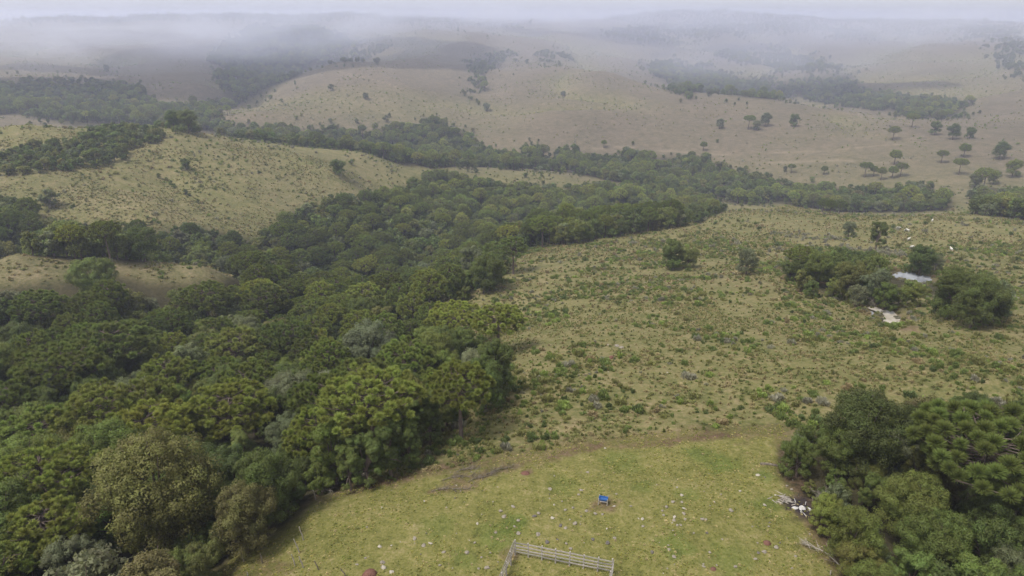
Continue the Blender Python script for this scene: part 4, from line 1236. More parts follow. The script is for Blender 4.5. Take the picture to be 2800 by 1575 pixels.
# ------------------------------------------------------------------ meadow: shrubs, tussocks, short grass
S_TONES = {'bright green': (.120, .145, .038), 'green': (.092, .112, .034), 'olive': (.118, .114, .042), 'greyish': (.140, .130, .100), 'rusty brown': (.150, .115, .065), 'dark green': (.060, .075, .026)}
S_TONES = {k: tuple(c * 1.22 for c in v) for k, v in S_TONES.items()}
SN = list(S_TONES); SV = np.array([S_TONES[k] for k in SN])
MARKS = [('blue feeding trough', 1650, 1375), ('corral corner post', 1408, 1516), ('far corral post', 1673, 1568), ('cut brush line', 1330, 1290), ('red soil patch', 1880, 1200),
         ('grey meadow boulder', 1687, 950), ('paired araucarias', 1370, 930), ('near pond', 2450, 880), ('far pond', 2500, 762), ('pond thicket', 2300, 790), ('hilltop clump', 1860, 725),
         ('grove tip', 2140, 1250), ('ash heap', 2192, 1386), ('woodpile', 2141, 1366), ('fallen log', 2110, 1272), ('grove back', 2440, 1150), ('great araucaria', 2700, 1180),
         ('lower forest edge', 1200, 1200), ('upper forest edge', 1340, 1040), ('inner meadow corner', 1350, 745), ('mid slope', 1700, 1050),
         ('green shrub band', 2330, 930), ('shrub band end', 2540, 980), ('meadow red mound', 1672, 978), ('paddock corner', 740, 1470), ('big red mound', 1011, 1566), ('dead brush', 960, 1310), ('small red mound', 2097, 1482)]
MK = np.array([hit(u, v)[:2] for _, u, v in MARKS])
def near_mark(x, y):
    d = np.hypot(MK[:, 0] - x, MK[:, 1] - y); j = int(np.argmin(d))
    b = np.array([x, y]); b = b / np.linalg.norm(b)
    e = np.array([x - MK[j, 0], y - MK[j, 1]])
    f_, s_ = e @ b, e @ np.array([b[1], -b[0]])
    if min(abs(f_), abs(s_)) > .45 * max(abs(f_), abs(s_)): side = ('behind and ' if f_ > 0 else 'in front and ') + ('right of' if s_ > 0 else 'left of')
    else: side = ('behind' if f_ > 0 else 'in front of') if abs(f_) > abs(s_) else ('right of' if s_ > 0 else 'left of')
    far = 'close ' if d[j] < 4 else '' if d[j] < 9 else 'some way ' if d[j] < 18 else 'far '
    return far + side, MARKS[j][0]

BAND = [(2180,890),(2260,885),(2400,910),(2500,940),(2570,970),(2540,1000),(2440,975),(2330,950),(2220,925)]
GREY = [(2090,600),(2230,610),(2330,650),(2480,690),(2440,705),(2300,680),(2180,665),(2100,640)]
rng = np.random.default_rng(5)
def field(spacing, x0, x1, y0, y1, dmin, dmax):
    x, y = jitter_grid(x0, x1, y0, y1, spacing, rng, .5)
    z = ground(x, y); u, v, D = project(np.stack([x, y, z], -1))
    k = (D > dmin) & (D < dmax) & (u > -420) & (u < 3220) & (v < 1700) & shown(x, y, z + .8, .001)
    x, y, z, u, v, D = x[k], y[k], z[k], u[k], v[k], D[k]
    th, lr = polar(x, y)
    w = bilin(AZ, LR, a_for, th, lr); wet = bilin(AZ, LR, a_wet, th, lr); soil = bilin(AZ, LR, a_soil, th, lr); pad = bilin(AZ, LR, a_pad, th, lr)
    ok = (w < .45) & (wet < .25)
    return [a[ok] for a in (x, y, z, u, v, D, soil, pad)]

# shrubs of the near slope
x, y, z, u, v, D, soil, pad = field(1.0, -50, 230, 60, 300, 70, 300)
n1 = fbm(x / 9, y / 9, 3, 71); n2 = fbm(x / 34, y / 34, 2, 72)
p = np.clip((n1 - .46) * 3.0 + (n2 - .5) * 1.8 + .16, 0.05, .8)
p = np.where(inside(BAND, u, v), .85, p)
edge = sstep(0, 1, (bilin(AZ, LR, blur(a_for.copy(), 10), *polar(x, y)) - .02) / .25)
p = np.maximum(p, edge * .75)
p *= (1 - pad) * (1 - .9 * (soil > .4))
k = rng.random(len(x)) < p * .75
x, y, z, u, v, D, n1, edge = x[k], y[k], z[k], u[k], v[k], D[k], n1[k], edge[k]
isgrey = inside(GREY, u, v)
tn = rng.choice(len(SN), len(x), p=[.14, .34, .30, .08, .03, .11])
tn = np.where(isgrey & (rng.random(len(x)) < .6), 3, tn)
s = (.27 + .58 * rng.random(len(x)) ** 1.8) * np.where(n1 > .56, 1.15, .95) * (1 + .45 * edge * rng.random(len(x)))
shape = rng.integers(0, 5, len(x))
order = np.argsort(-s / D)
inn = order[((u > 0) & (u < 2800) & (v < 1575))[order]][:300]
for i in inn:
    tone = SN[tn[i]]; rel, mk = near_mark(x[i], y[i])
    sz = 'small' if s[i] < .62 else 'full' if s[i] > .9 else 'low'
    o = add('shrub', SHRUB[shape[i]], label=f'{sz} {tone} shrub {rel} the {mk}', cat='shrub', group='shrubs of the near meadow', loc=(x[i], y[i], z[i] - .03), rz=random.uniform(0, 6.28), scl=float(s[i]))
    c = np.array(S_TONES[tone]) * random.uniform(.85, 1.15)
    o['tint'] = tuple(float(a) for a in c)
msk = np.ones(len(x), bool); msk[inn] = False
C_S = store('shrub_shapes', SHRUB + SHRUB_FAR)
def put(name, coll, m, shape, s, tint, label, cat='shrubs', dz=.03):
    n = len(m[0])
    mass(name, coll, np.stack([m[0], m[1], m[2] - dz], 1), np.stack([s, s, s * rng.uniform(.8, 1.2, n)], 1),
         np.stack([rng.normal(0, .06, n), rng.normal(0, .06, n), rng.uniform(0, 6.28, n)], 1), shape, tint, label, cat)
put('scrub', C_S, (x[msk], y[msk], z[msk]), shape[msk], s[msk], SV[tn[msk]] * rng.uniform(.8, 1.2, (msk.sum(), 1)), 'countless small shrubs dotting the near meadow slope')
# scrub on the farther slopes
x, y, z, u, v, D, soil, pad = field(3.0, -420, 420, 180, 640, 215, 640)
n1 = fbm(x / 22, y / 22, 3, 81)
k = rng.random(len(x)) < np.clip((n1 - .45) * 1.9 + .04, .015, .55)
x, y, z, D, u, v = x[k], y[k], z[k], D[k], u[k], v[k]
tn = rng.choice(len(SN), len(x), p=[.08, .26, .34, .18, .06, .08])
tn = np.where(inside(GREY, u, v), 3, tn)
put('scrub', C_S, (x, y, z), 5 + rng.integers(0, 3, len(x)), rng.uniform(.4, 1.25, len(x)), SV[tn] * .9 * rng.uniform(.8, 1.2, (len(x), 1)), 'countless small shrubs dotting the middle slopes')
x, y, z, u, v, D, soil, pad = field(7.0, -1600, 1600, 500, 2600, 620, 2600)
n1 = fbm(x / 70, y / 70, 4, 91)
k = rng.random(len(x)) < np.clip((n1 - .53) * 3.0 + .02, .01, .5) + .7 * gully(x, y)
x, y, z, D = x[k], y[k], z[k], D[k]
put('scrub', C_S, (x, y, z), 5 + rng.integers(0, 3, len(x)), rng.uniform(.5, 1.7, len(x)) * rng.uniform(.6, 1, len(x)), SV[rng.choice([1, 2, 3], len(x))] * 1.05 * rng.uniform(.8, 1.2, (len(x), 1)), 'countless shrubs dotting the far misty slopes')

# rushes and low bushes round the ponds
rx, ry = [], []
for k_, n_ in (('near', 70), ('far', 80), ('puddle', 14)):
    z0, w = PONDS[k_]; w = np.array(w); lo, hi = w.min(0) - 4, w.max(0) + 4
    q = rng.uniform(lo, hi, (n_ * 12, 2)); d_ = poly_dist(w, q[:, 0], q[:, 1]); ins = inside(w, q[:, 0], q[:, 1])
    ok = np.nonzero(((~ins) & (d_ > .2) & (d_ < 3.2)) | (ins & (d_ < .5)))[0][:n_]
    rx.append(q[ok, 0]); ry.append(q[ok, 1])
rx, ry = np.concatenate(rx), np.concatenate(ry); rz_ = ground(rx, ry)
put('scrub', C_S, (rx, ry, rz_), rng.integers(0, 5, len(rx)), rng.uniform(.3, .75, len(rx)), SV[rng.choice([1, 2, 2, 3, 4], len(rx))] * rng.uniform(.8, 1.1, (len(rx), 1)), 'rushes and low bushes fringing the ponds')

# grass tussocks
G_T = np.array([(.175, .140, .072), (.150, .130, .055), (.118, .115, .040), (.215, .170, .095), (.090, .098, .030)])
C_T = store('tussock_shapes', TUSS + TUSS_FAR)
x, y, z, u, v, D, soil, pad = field(.55, -55, 160, 60, 170, 70, 165)
n1 = fbm(x / 6, y / 6, 3, 171)
k = (rng.random(len(x)) < np.clip((n1 - .35) * 2.0, .12, .8)) & (pad < .5)
x, y, z, D, n1, soil = x[k], y[k], z[k], D[k], n1[k], soil[k]
ti = rng.choice(5, len(x), p=[.22, .22, .26, .08, .22])
put('tussock_grass', C_T, (x, y, z), rng.integers(0, 3, len(x)), rng.uniform(.45, 1.05, len(x)), G_T[ti] * rng.uniform(.85, 1.15, (len(x), 1)), 'straw-coloured tussock grass covering the near meadow slope', 'grass')
x, y, z, u, v, D, soil, pad = field(1.35, -330, 330, 130, 480, 160, 470)
k = rng.random(len(x)) < np.clip((fbm(x / 14, y / 14, 3, 181) - .3) * 1.8, .1, .8)
x, y, z, D = x[k], y[k], z[k], D[k]
ti = rng.choice(5, len(x), p=[.22, .24, .26, .08, .20])
put('tussock_grass', C_T, (x, y, z), 3 + rng.integers(0, 2, len(x)), rng.uniform(.5, 1.15, len(x)), G_T[ti] * rng.uniform(.85, 1.15, (len(x), 1)), 'tussock grass covering the middle slopes', 'grass')
# grazed turf of the paddock
x, y, z, u, v, D, soil, pad = field(.30, -50, 60, 36, 100, 50, 98)
k = (pad > .3) & (rng.random(len(x)) < np.clip((fbm(x / 3, y / 3, 3, 191) - .3) * 1.7, .05, .7))
x, y, z, D, soil = x[k], y[k], z[k], D[k], soil[k]
P_T = np.array([(.200, .182, .052), (.24, .205, .078), (.150, .150, .040), (.32, .26, .145), (.160, .172, .042)])
ti = rng.choice(5, len(x), p=[.28, .26, .2, .14, .12])
put('short_grass', C_T, (x, y, z), rng.integers(0, 3, len(x)), rng.uniform(.14, .34, len(x)), P_T[ti] * rng.uniform(.8, 1.2, (len(x), 1)), 'short grazed turf of the paddock', 'grass', .0)

# ------------------------------------------------------------------ ponds
def smooth_loop(w, k=6):
    w = np.asarray(w); n = len(w); out = []
    for i in range(n):
        p0, p1, p2, p3 = w[i - 1], w[i], w[(i + 1) % n], w[(i + 2) % n]
        for j in range(k):
            t_ = j / k
            out.append(.5 * (2 * p1 + (p2 - p0) * t_ + (2 * p0 - 5 * p1 + 4 * p2 - p3) * t_ ** 2 + (3 * p1 - p0 - 3 * p2 + p3) * t_ ** 3))
    return np.array(out)
def water_mat(name, c1, c2, rough):
    t = NT(name); p = t.pos()
    b = t.bsdf(t.ramp(t.noise(.35, 4, .6, p), [(.35, c1), (.65, c2)]), rough, .5, t.noise(2.2, 3, .5, p), .01, .12)
    b.inputs['IOR'].default_value = 1.33
    return t.m
M_MILK = water_mat('milky_water', (.32, .28, .22), (.46, .42, .36), .06)
M_SKY_TONED = water_mat('still_water_sky_toned', (.20, .205, .22), (.28, .285, .30), .02)  # brightness of the reflected sky is put into this pale base colour
for k, m, lab in (('near', M_MILK, 'milky shallow pond in the meadow with a red earth dam'), ('puddle', M_SKY_TONED, 'small puddle left of the milky pond'), ('far', M_SKY_TONED, 'still pond mirroring the sky between the thickets')):
    z0, w = PONDS[k]; lp = smooth_loop(w) 
    c = lp.mean(0); lp = c + (lp - c) * 1.03
    n = len(lp)
    V = np.concatenate([np.c_[lp, np.full(n, z0)], [[c[0], c[1], z0]]])
    T = np.stack([np.full(n, n), np.arange(n), (np.arange(n) + 1) % n], 1)
    add('pond_water' if k != 'puddle' else 'puddle_water', make_mesh('pond_water', V, T, [m]), kind='structure', label=lab, cat='water')

# ------------------------------------------------------------------ materials of things
M_STONE = simple('field_stone', (.17, .145, .115), (.31, .27, .22), 6, .9, .15, .03)
M_STONE_PALE = simple('pale_stone', (.30, .265, .215), (.43, .385, .32), 6, .9, .15, .03)
M_STONE_DARK = simple('dark_stone', (.075, .065, .06), (.17, .15, .135), 6, .9, .15, .03)
M_RED = simple('red_earth', (.115, .055, .042), (.190, .100, .075), 4, .95, .05, .06)
M_BOARD = simple('weathered_board', (.26, .23, .205), (.42, .38, .345), 5, .85, .15, .01)
M_BOARD_DARK = simple('grey_board', (.16, .145, .13), (.30, .275, .25), 5, .9, .1, .01)
M_BOARD_MOSS = simple('lichened_board', (.22, .21, .17), (.38, .35, .30), 6, .9, .1, .01)
M_POST = simple('weathered_post', (.26, .23, .20), (.42, .38, .34), 5, .9, .1, .02)
M_ASH = simple('white_ash', (.34, .32, .30), (.60, .58, .56), 5, .95, .05, .04)
M_CHAR = simple('charcoal', (.018, .015, .015), (.045, .04, .04), 5, .95, .1, .03)
M_LOG = simple('old_log', (.06, .05, .04), (.24, .20, .16), 3, .9, .1, .04)
M_BLUE = simple('blue_plastic', (.022, .085, .25), (.032, .11, .31), 2, .5, .4, .003)
M_HIDE = simple('cream_hide', (.50, .47, .40), (.62, .59, .53), 2, .8, .15, .01)

def box(cx, cy, cz, sx, sy, sz):
    V = [(cx + a * sx / 2, cy + b * sy / 2, cz + c * sz / 2) for a in (-1, 1) for b in (-1, 1) for c in (-1, 1)]
    Q = [(0, 1, 3, 2), (4, 6, 7, 5), (0, 4, 5, 1), (2, 3, 7, 6), (0, 2, 6, 4), (1, 5, 7, 3)]
    return np.array(V), np.array(Q)

def stone_mesh(seed, flat=.6):
    rg = np.random.default_rng(seed)
    bm = bmesh.new(); bmesh.ops.create_icosphere(bm, subdivisions=2, radius=.5)
    ds = rand_dirs(6, rg); cut = rg.uniform(.55, .85, 6)
    for v_ in bm.verts:
        c = np.array(v_.co)
        for d, k in zip(ds, cut):
            h = c @ d - .5 * k
            if h > 0: c = c - d * h * .85
        c = c * (1 + .10 * rg.normal())
        c[2] *= flat
        v_.co = c
    me = bpy.data.meshes.new('stone'); bm.to_mesh(me); bm.free()
    return me
STONES = [stone_mesh(500 + i, f) for i, f in enumerate((.55, .7, .5, .8, .6, .65))]
for me in STONES: me.materials.append(M_STONE)
STONE_PX = [(1404,1387,1),(1511,1417,2),(1417,1424,1),(1407,1440,0),(1378,1413,0),(1369,1398,1),(1305,1432,2),(1473,1404,0),(1461,1412,3),(1532,1438,3),(1546,1444,1),(1572,1432,0),(1587,1434,0),(1567,1389,0),(1546,1395,0),
 (1607,1292,1),(1725,1384,0),(1811,1397,0),(1814,1409,0),(1823,1387,0),(1870,1391,2),(1864,1355,2),(1864,1373,0),(1840,1373,0),(1851,1333,2),(1757,1420,2),(1844,1414,2),(1874,1421,0),(1861,1436,0),(1852,1437,0),(1655,1227,2),
 (1504,1338,0),(1589,1341,0),(1582,1353,0),(1685,1351,0),(1628,1405,0),(1647,1407,1),(1603,1398,0),(1679,1385,2),(1355,1457,0),(1417,1459,1),(1661,1485,3),(1621,1476,3),(1548,1487,0),(1524,1476,3),(1496,1483,3),(1471,1462,0),(1298,1484,0),
 (1178,1487,2),(1038,1496,2),(1203,1546,1),(1049,1553,2),(1046,1539,0),(1071,1566,2),(1133,1473,0),(1560,1501,1),(1356,1457,0),(1331,1553,0),(1680,1472,0),(1783,1511,3),(1828,1492,1),(1758,1440,0),(976,1544,0),(999,1527,0),
 (1158,1492,0),(1277,1512,0),(1214,1510,0),(1933,1458,3),(1953,1373,2),(1870,1405,0),(2024,1343,2),(1999,1397,0),(1920,1420,1),(1930,1421,0),(1843,1424,1),(2102,1440,0),(2122,1497,1),(1941,1511,0),(1925,1550,1),(2011,1550,0),
 (2065,1529,0),(2089,1510,0),(2074,1512,3),(1829,1503,0),(1843,1523,0),(2175,1521,0),(2091,1382,2),(2091,1305,3),(2072,1300,2),(2152,1329,1),(2165,1339,0),(2120,1354,2),(1687,947,0),(1664,944,0),(1700,952,0),(1604,995,2),(1664,1018,2),(1825,1019,2),(2150,1090,0)]
rg = np.random.default_rng(12)
for _ in range(90):
    u_, v_ = rg.uniform(1000, 2230), rg.uniform(1290, 1570)
    if inside(PADDOCK, np.array(u_), np.array(v_)): STONE_PX.append((u_, v_, int(rg.choice([0, 0, 1, 2, 3])) + 10))
ST = [(M_STONE, 'grey'), (M_STONE, 'buff'), (M_STONE_PALE, 'whitish'), (M_STONE_DARK, 'dark')]
for i, (u_, v_, k) in enumerate(STONE_PX):
    q = hit(u_, v_); small = k >= 10; k %= 10
    w_ = rg.uniform(.10, .22) if small else rg.uniform(.22, .44)
    if v_ < 960: w_ = rg.uniform(.5, .9)
    rel, mk = near_mark(q[0], q[1])
    nm = 'pebbly' if w_ < .2 else 'small' if w_ < .32 else 'big'
    o = add('stone', STONES[i % 6], label=f'{nm} {ST[k][1]} stone {rel} the {mk}', cat='stone', group='stones strewn over the paddock', loc=tuple(q + (0, 0, w_ * .12)),
            scl=(w_ * rg.uniform(.9, 1.4), w_, w_ * rg.uniform(.8, 1.1)))
    o.rotation_euler = (rg.normal(0, .15), rg.normal(0, .15), rg.uniform(0, 6.28))
    if k:
        o.material_slots[0].link = 'OBJECT'; o.material_slots[0].material = ST[k][0]

# ------------------------------------------------------------------ earth mounds
def mound_mesh(seed, mat):
    rg = np.random.default_rng(seed); nr_, ns = 7, 18
    V = [(0, 0, 1.0)]
    for i in range(1, nr_ + 1):
        f = i / nr_
        for k in range(ns):
            a = 2 * math.pi * k / ns; r_ = f * (1 + .12 * rg.normal() * f)
            V.append((math.cos(a) * r_, math.sin(a) * r_, (math.cos(f * math.pi / 2) ** .8 if f < 1 else -.25) + rg.normal(0, .035)))
    T = [(0, 1 + k, 1 + (k + 1) % ns) for k in range(ns)]; Q = []
    for i in range(nr_ - 1):
        for k in range(ns):
            a, b = 1 + i * ns + k, 1 + i * ns + (k + 1) % ns
            Q.append((a, a + ns, b + ns, b))
    return make_mesh('mound', np.array(V), [np.array(T), np.array(Q)], [mat], None, None, True)
for u_, v_, r_, h_, lab in ((1011,1572,.62,.5,'big dark red earth mound at the bottom border of the paddock'), (1436,1295,.42,.2,'flat brown earth mound at the end of the cut brush'), (2097,1485,.34,.22,'small dark red mound in the right part of the paddock'),
                         (1950,1556,.25,.12,'low red mound near the bottom border, right of the corral'), (1672,980,.45,.5,'reddish mound among the shrubs of the meadow')):
    q = hit(u_, v_)
    add('earth_mound', mound_mesh(int(u_), M_RED), label=lab, cat='mound', group='earth mounds', loc=tuple(q), scl=(r_ * 1.2, r_, h_), rz=.4)

# ------------------------------------------------------------------ corral of weathered boards
A_ = hit(1408, 1517); B_ = hit(1673, 1570)
ab = (B_ - A_)[:2]; LEN = float(np.hypot(*ab)); ux = ab / LEN; uy = np.array([ux[1], -ux[0]])      # uy points towards the camera
cor = add('corral_fence', None, label='three-sided weathered board corral fence open towards the camera', cat='fence', loc=tuple(A_))
RAILS = (.46, .80, 1.14, 1.50)
rg = np.random.default_rng(3)
def fence_post(x, y, h):
    z = float(ground(A_[0] + x, A_[1] + y)) - A_[2]
    v, q = tube(np.array([(x, y, z - .3), (x + rg.normal(0, .012), y + rg.normal(0, .012), z + h * .5), (x + rg.normal(0, .02), y + rg.normal(0, .02), z + h)]), [.075, .07, .065], 8)
    n = len(v); v = np.concatenate([v, [v[-8:].mean(0) + (0, 0, .015)]])
    a = Acc(); a.add(v, q, np.stack([n - 8 + np.arange(8), n - 8 + (np.arange(8) + 1) % 8, np.full(8, n)], 1))
    add('post', a.mesh('post', M_POST), cor)
def rail(x0, y0, x1, y1, h, off, w=.125, th=.028):
    z0 = float(ground(A_[0] + x0, A_[1] + y0)) - A_[2] + h + rg.normal(0, .028); z1 = float(ground(A_[0] + x1, A_[1] + y1)) - A_[2] + h + rg.normal(0, .028)
    d = np.array([x1 - x0, y1 - y0]); d = d / np.hypot(*d); nrm = np.array([-d[1], d[0]])
    V = []
    for (x, y, z) in ((x0, y0, z0), (x1, y1, z1)):
        ww = w * rg.uniform(.88, 1.1)
        for s in (-1, 1):
            for t_ in (-1, 1):
                V.append((x + nrm[0] * (off + s * th / 2), y + nrm[1] * (off + s * th / 2), z + t_ * ww / 2))
    Q = [(0, 1, 3, 2), (4, 6, 7, 5), (0, 4, 5, 1), (2, 3, 7, 6), (0, 2, 6, 4), (1, 5, 7, 3)]
    add('rail', make_mesh('rail', np.array(V), np.array(Q), [M_BOARD if rg.random() < .55 else M_BOARD_DARK if rg.random() < .5 else M_BOARD_MOSS]), cor)
NB = 7
for i in range(NB + 1): fence_post(*(ux * LEN * i / NB), 1.60 if 0 < i < NB else 1.72)
for h in RAILS:
    for i0_, i1_ in ((0, 2), (2, 4), (4, 6), (6, 7)) if h in RAILS[::2] else ((0, 1), (1, 3), (3, 5), (5, 7)):
        rail(*(ux * (LEN * i0_ / NB - .05)), *(ux * (LEN * i1_ / NB + .04)), h, -.10)
for base in (np.zeros(2), ux * LEN):
    for i in range(1, 5): fence_post(*(base + uy * 1.35 * i), 1.60)
    for h in RAILS:
        for i0_, i1_ in ((0, 2), (2, 4)):
            rail(*(base + uy * (1.35 * i0_ - .03)), *(base + uy * (1.35 * i1_ + .02)), h, -.10 if base[0] == 0 else .10)

# ------------------------------------------------------------------ blue feeding trough on wooden legs
q0 = hit(1649, 1377)
tr = add('feeding_trough', None, label='blue plastic feeding trough on four wooden legs', cat='trough', loc=tuple(q0), rz=math.radians(-14), scl=.86)
def ring(lx, ly, z, n=28, e=5.0):
    a = np.linspace(0, 2 * math.pi, n, endpoint=False); c, s = np.cos(a), np.sin(a)
    return np.stack([np.sign(c) * np.abs(c) ** (2 / e) * lx, np.sign(s) * np.abs(s) ** (2 / e) * ly, np.full(n, z)], 1)
rings = [ring(.40, .24, .52), ring(.46, .29, .60), ring(.49, .32, .80), ring(.52, .345, .80), ring(.52, .345, .825), ring(.475, .305, .825), ring(.445, .275, .62), ring(.39, .23, .56)]
V = np.concatenate(rings); n = 28; Q = []
for i in range(len(rings) - 1):
    for k in range(n): Q.append((i * n + k, i * n + (k + 1) % n, (i + 1) * n + (k + 1) % n, (i + 1) * n + k))
V = np.concatenate([V, [[0, 0, .52], [0, 0, .56]]]); b0 = len(V) - 2
T = [(b0, (k + 1) % n, k) for k in range(n)] + [(b0 + 1, (len(rings) - 1) * n + k, (len(rings) - 1) * n + (k + 1) % n) for k in range(n)]
add('tub', make_mesh('tub', V, [np.array(Q), np.array(T)], [M_BLUE]), tr)
for sx_ in (-1, 1):
    for sy_ in (-1, 1):
        v, q = tube(np.array([(sx_ * .50, sy_ * .36, -.3), (sx_ * .50, sy_ * .365, .4), (sx_ * .495, sy_ * .365, .90)]), [.055, .052, .05], 8)
        a = Acc(); nn = len(v); v = np.concatenate([v, [v[-8:].mean(0) + (0, 0, .01)]])
        a.add(v, q, np.stack([nn - 8 + np.arange(8), nn - 8 + (np.arange(8) + 1) % 8, np.full(8, nn)], 1)); add('leg', a.mesh('leg', M_POST), tr)
for sy_ in (-1, 1):
    v, q = box(0, sy_ * .30, .49, .92, .07, .05); add('crossbar', make_mesh('crossbar', v, q, [M_POST]), tr)

# ------------------------------------------------------------------ old fence posts
for u0, v0, ut_, vt_, lab in ((864,1365,860,1344,'thin pale fence post below the dead brush at the forest edge'), (830,1477,824,1446,'crooked brown fence post at the paddock corner'), (820,1512,810,1480,'slanting pale fence post below the crooked one'),
        (808,1547,802,1521,'left of the two paired fence posts near the bottom border'), (830,1552,823,1526,'right of the two paired fence posts near the bottom border'), (872,1558,864,1537,'leaning stump post with a dark foot right of the paired posts'),
        (945,1577,935,1557,'dark leaning post beside the big red mound'), (667,1535,664,1515,'short grey post below the brownish bushy tree'), (718,1540,716,1519,'dark post with pale stones at its foot'), (678,1577,678,1568,'post stub on the bottom border'),
        (2170,754,2171,744,'pale post at the foot of the lone pond araucaria'), (2144,748,2144,740,'thin post left of the pond thicket'), (2027,735,2027,726,'post on the meadow below the single tree'), (2513,835,2514,825,'leaning post right of the milky pond'), (2270,1572,2270,1562,'pale post on the bottom border by the right-hand grove')):
    q = hit(u0, v0); D_ = np.linalg.norm(q - CAM)
    h_ = float(np.clip((v0 - vt_) * D_ / FPX / .75, .5, 1.7)); dx = (ut_ - u0) * D_ / FPX
    v, f = tube(np.array([(0, 0, -.25), (dx * .3 + rg.normal(0, .02), 0, h_ * .4), (dx * .75, rg.normal(0, .03), h_ * .75), (dx, 0, h_)]), [.06, .055, .05, .045], 7)
    a = Acc(); nn = len(v); v = np.concatenate([v, [v[-7:].mean(0) + (0, 0, .02)]])
    a.add(v, f, np.stack([nn - 7 + np.arange(7), nn - 7 + (np.arange(7) + 1) % 7, np.full(7, nn)], 1))
    add('fence_post', a.mesh('fence_post', M_LOG if 'dark' in lab else M_DEAD), label=lab, cat='post', group='old fence posts', loc=tuple(q))

# ------------------------------------------------------------------ fallen log, woodpile, ash heap, dead brush
p0, p1 = hit(2079, 1270), hit(2146, 1276)
d = p1 - p0; s = np.linspace(0, 1, 7)
v, f = tube(np.stack([d[0] * s, d[1] * s + .05 * np.sin(s * 5), d[2] * s + .10 + .03 * np.sin(s * 7)], 1), [.13, .14, .13, .125, .12, .10, .08], 8)
a = Acc(); a.add(v, f, [(0, 1, 2), (0, 2, 3), (0, 3, 4), (0, 4, 5), (0, 5, 6), (0, 6, 7)])
add('fallen_log', a.mesh('fallen_log', M_LOG), label='dark fallen log lying at the tip of the right-hand grove', cat='log', loc=tuple(p0))
q = hit(2141, 1367)
wp = add('woodpile', None, label='heap of pale split sticks left of the ash heap', cat='woodpile', loc=tuple(q))
for i in range(26):
    c = np.append(rg.normal(0, .38, 2), 0); c[2] = .06 + .30 * math.exp(-(c[0] ** 2 + c[1] ** 2) / .3) * rg.random()
    az = rg.normal(-.4, .7); L_ = rg.uniform(.5, 1.1)
    dd = np.array([math.cos(az), math.sin(az), rg.normal(0, .12)]) * L_ / 2
    v, f = tube(np.array([c - dd, c + rg.normal(0, .02, 3), c + dd]), [.045, .05, .035], 5)
    a = Acc(); a.add(v, f, [(0, 1, 2), (0, 2, 3), (0, 3, 4), (10, 12, 11), (10, 13, 12), (10, 14, 13)])
    add('stick', a.mesh('stick', M_DEAD if i % 3 else M_BARK_PALE), wp)
q = hit(2194, 1388)
ah = add('ash_heap', None, label='white ash heap on a burnt dark patch beside the grove', cat='ash heap', loc=tuple(q))
for i in range(14):
    r_ = abs(rg.normal(0, .42)); az = rg.uniform(0, 6.28)
    add('ash', mound_mesh(900 + i, M_ASH), ah, loc=(r_ * math.cos(az) * 1.3, r_ * math.sin(az), 0), scl=(rg.uniform(.12, .34), rg.uniform(.1, .26), rg.uniform(.05, .14)), rz=rg.uniform(0, 6))
for i in range(16):
    c = np.append(rg.normal(0, .8, 2), .04); az = rg.uniform(0, 6.28); dd = np.array([math.cos(az), math.sin(az), 0]) * rg.uniform(.15, .4)
    v, f = tube(np.array([c - dd, c, c + dd]), [.03, .035, .025], 5)
    a = Acc(); a.add(v, f); add('charred_stick', a.mesh('charred_stick', M_CHAR if i % 4 else M_ASH), ah)

def limb(path, r0, seed, twigs=14, mat=None):
    rg2 = np.random.default_rng(seed); a = Acc(); path = np.asarray(path, float)
    v, f = tube(path, np.linspace(r0, r0 * .35, len(path)), 6); a.add(v, f)
    for _ in range(twigs):
        i = rg2.integers(1, len(path)); st = path[i]; d = path[i] - path[i - 1]; d = d / np.linalg.norm(d)
        nd = d + rg2.normal(0, .7, 3) * (1, 1, .5); nd[2] = abs(nd[2]) * .6; nd /= np.linalg.norm(nd); L_ = rg2.uniform(.5, 1.5)
        m_ = st + nd * L_ * .5 + rg2.normal(0, .08, 3); e_ = st + nd * L_
        v, f = tube(np.array([st, m_, e_]), [r0 * .45, r0 * .3, r0 * .12], 4); a.add(v, f)
        for _ in range(2):
            t_ = m_ + rg2.normal(0, .45, 3) * (1, 1, .5); v, f = tube(np.array([m_, (m_ + t_) / 2, t_]), [r0 * .25, r0 * .18, r0 * .08], 3); a.add(v, f)
    return a.mesh('branch', mat or M_DEAD)
q0_, q1_ = hit(2302, 1560), hit(2202, 1492); d = q1_ - q0_; s = np.linspace(0, 1, 8)
add('fallen_branch', limb(np.stack([d[0] * s, d[1] * s + .25 * np.sin(s * 4), d[2] * s + .25 + .3 * np.sin(s * 3.1)], 1), .06, 7, 18), label='long grey fallen branch at the foot of the right-hand grove', cat='branch', loc=tuple(q0_))
for u0, v0, u1, v1, sd_, lab in ((940,1300,1000,1318,21,'bare grey dead brush sprawling at the forest edge above the paddock'), (860,1330,905,1345,22,'dead grey twigs below the low overhanging tree'), (2375,822,2385,836,23,'bare fallen twigs at the red earth by the near pond')):
    q0_, q1_ = hit(u0, v0), hit(u1, v1); d = q1_ - q0_
    add('dead_brush', limb(np.stack([d[0] * s, d[1] * s + .3 * np.sin(s * 4), d[2] * s + .5 + .5 * np.sin(s * 3.1)], 1), .06, sd_, 26), label=lab, cat='brush', group='dead brush', loc=tuple(q0_))
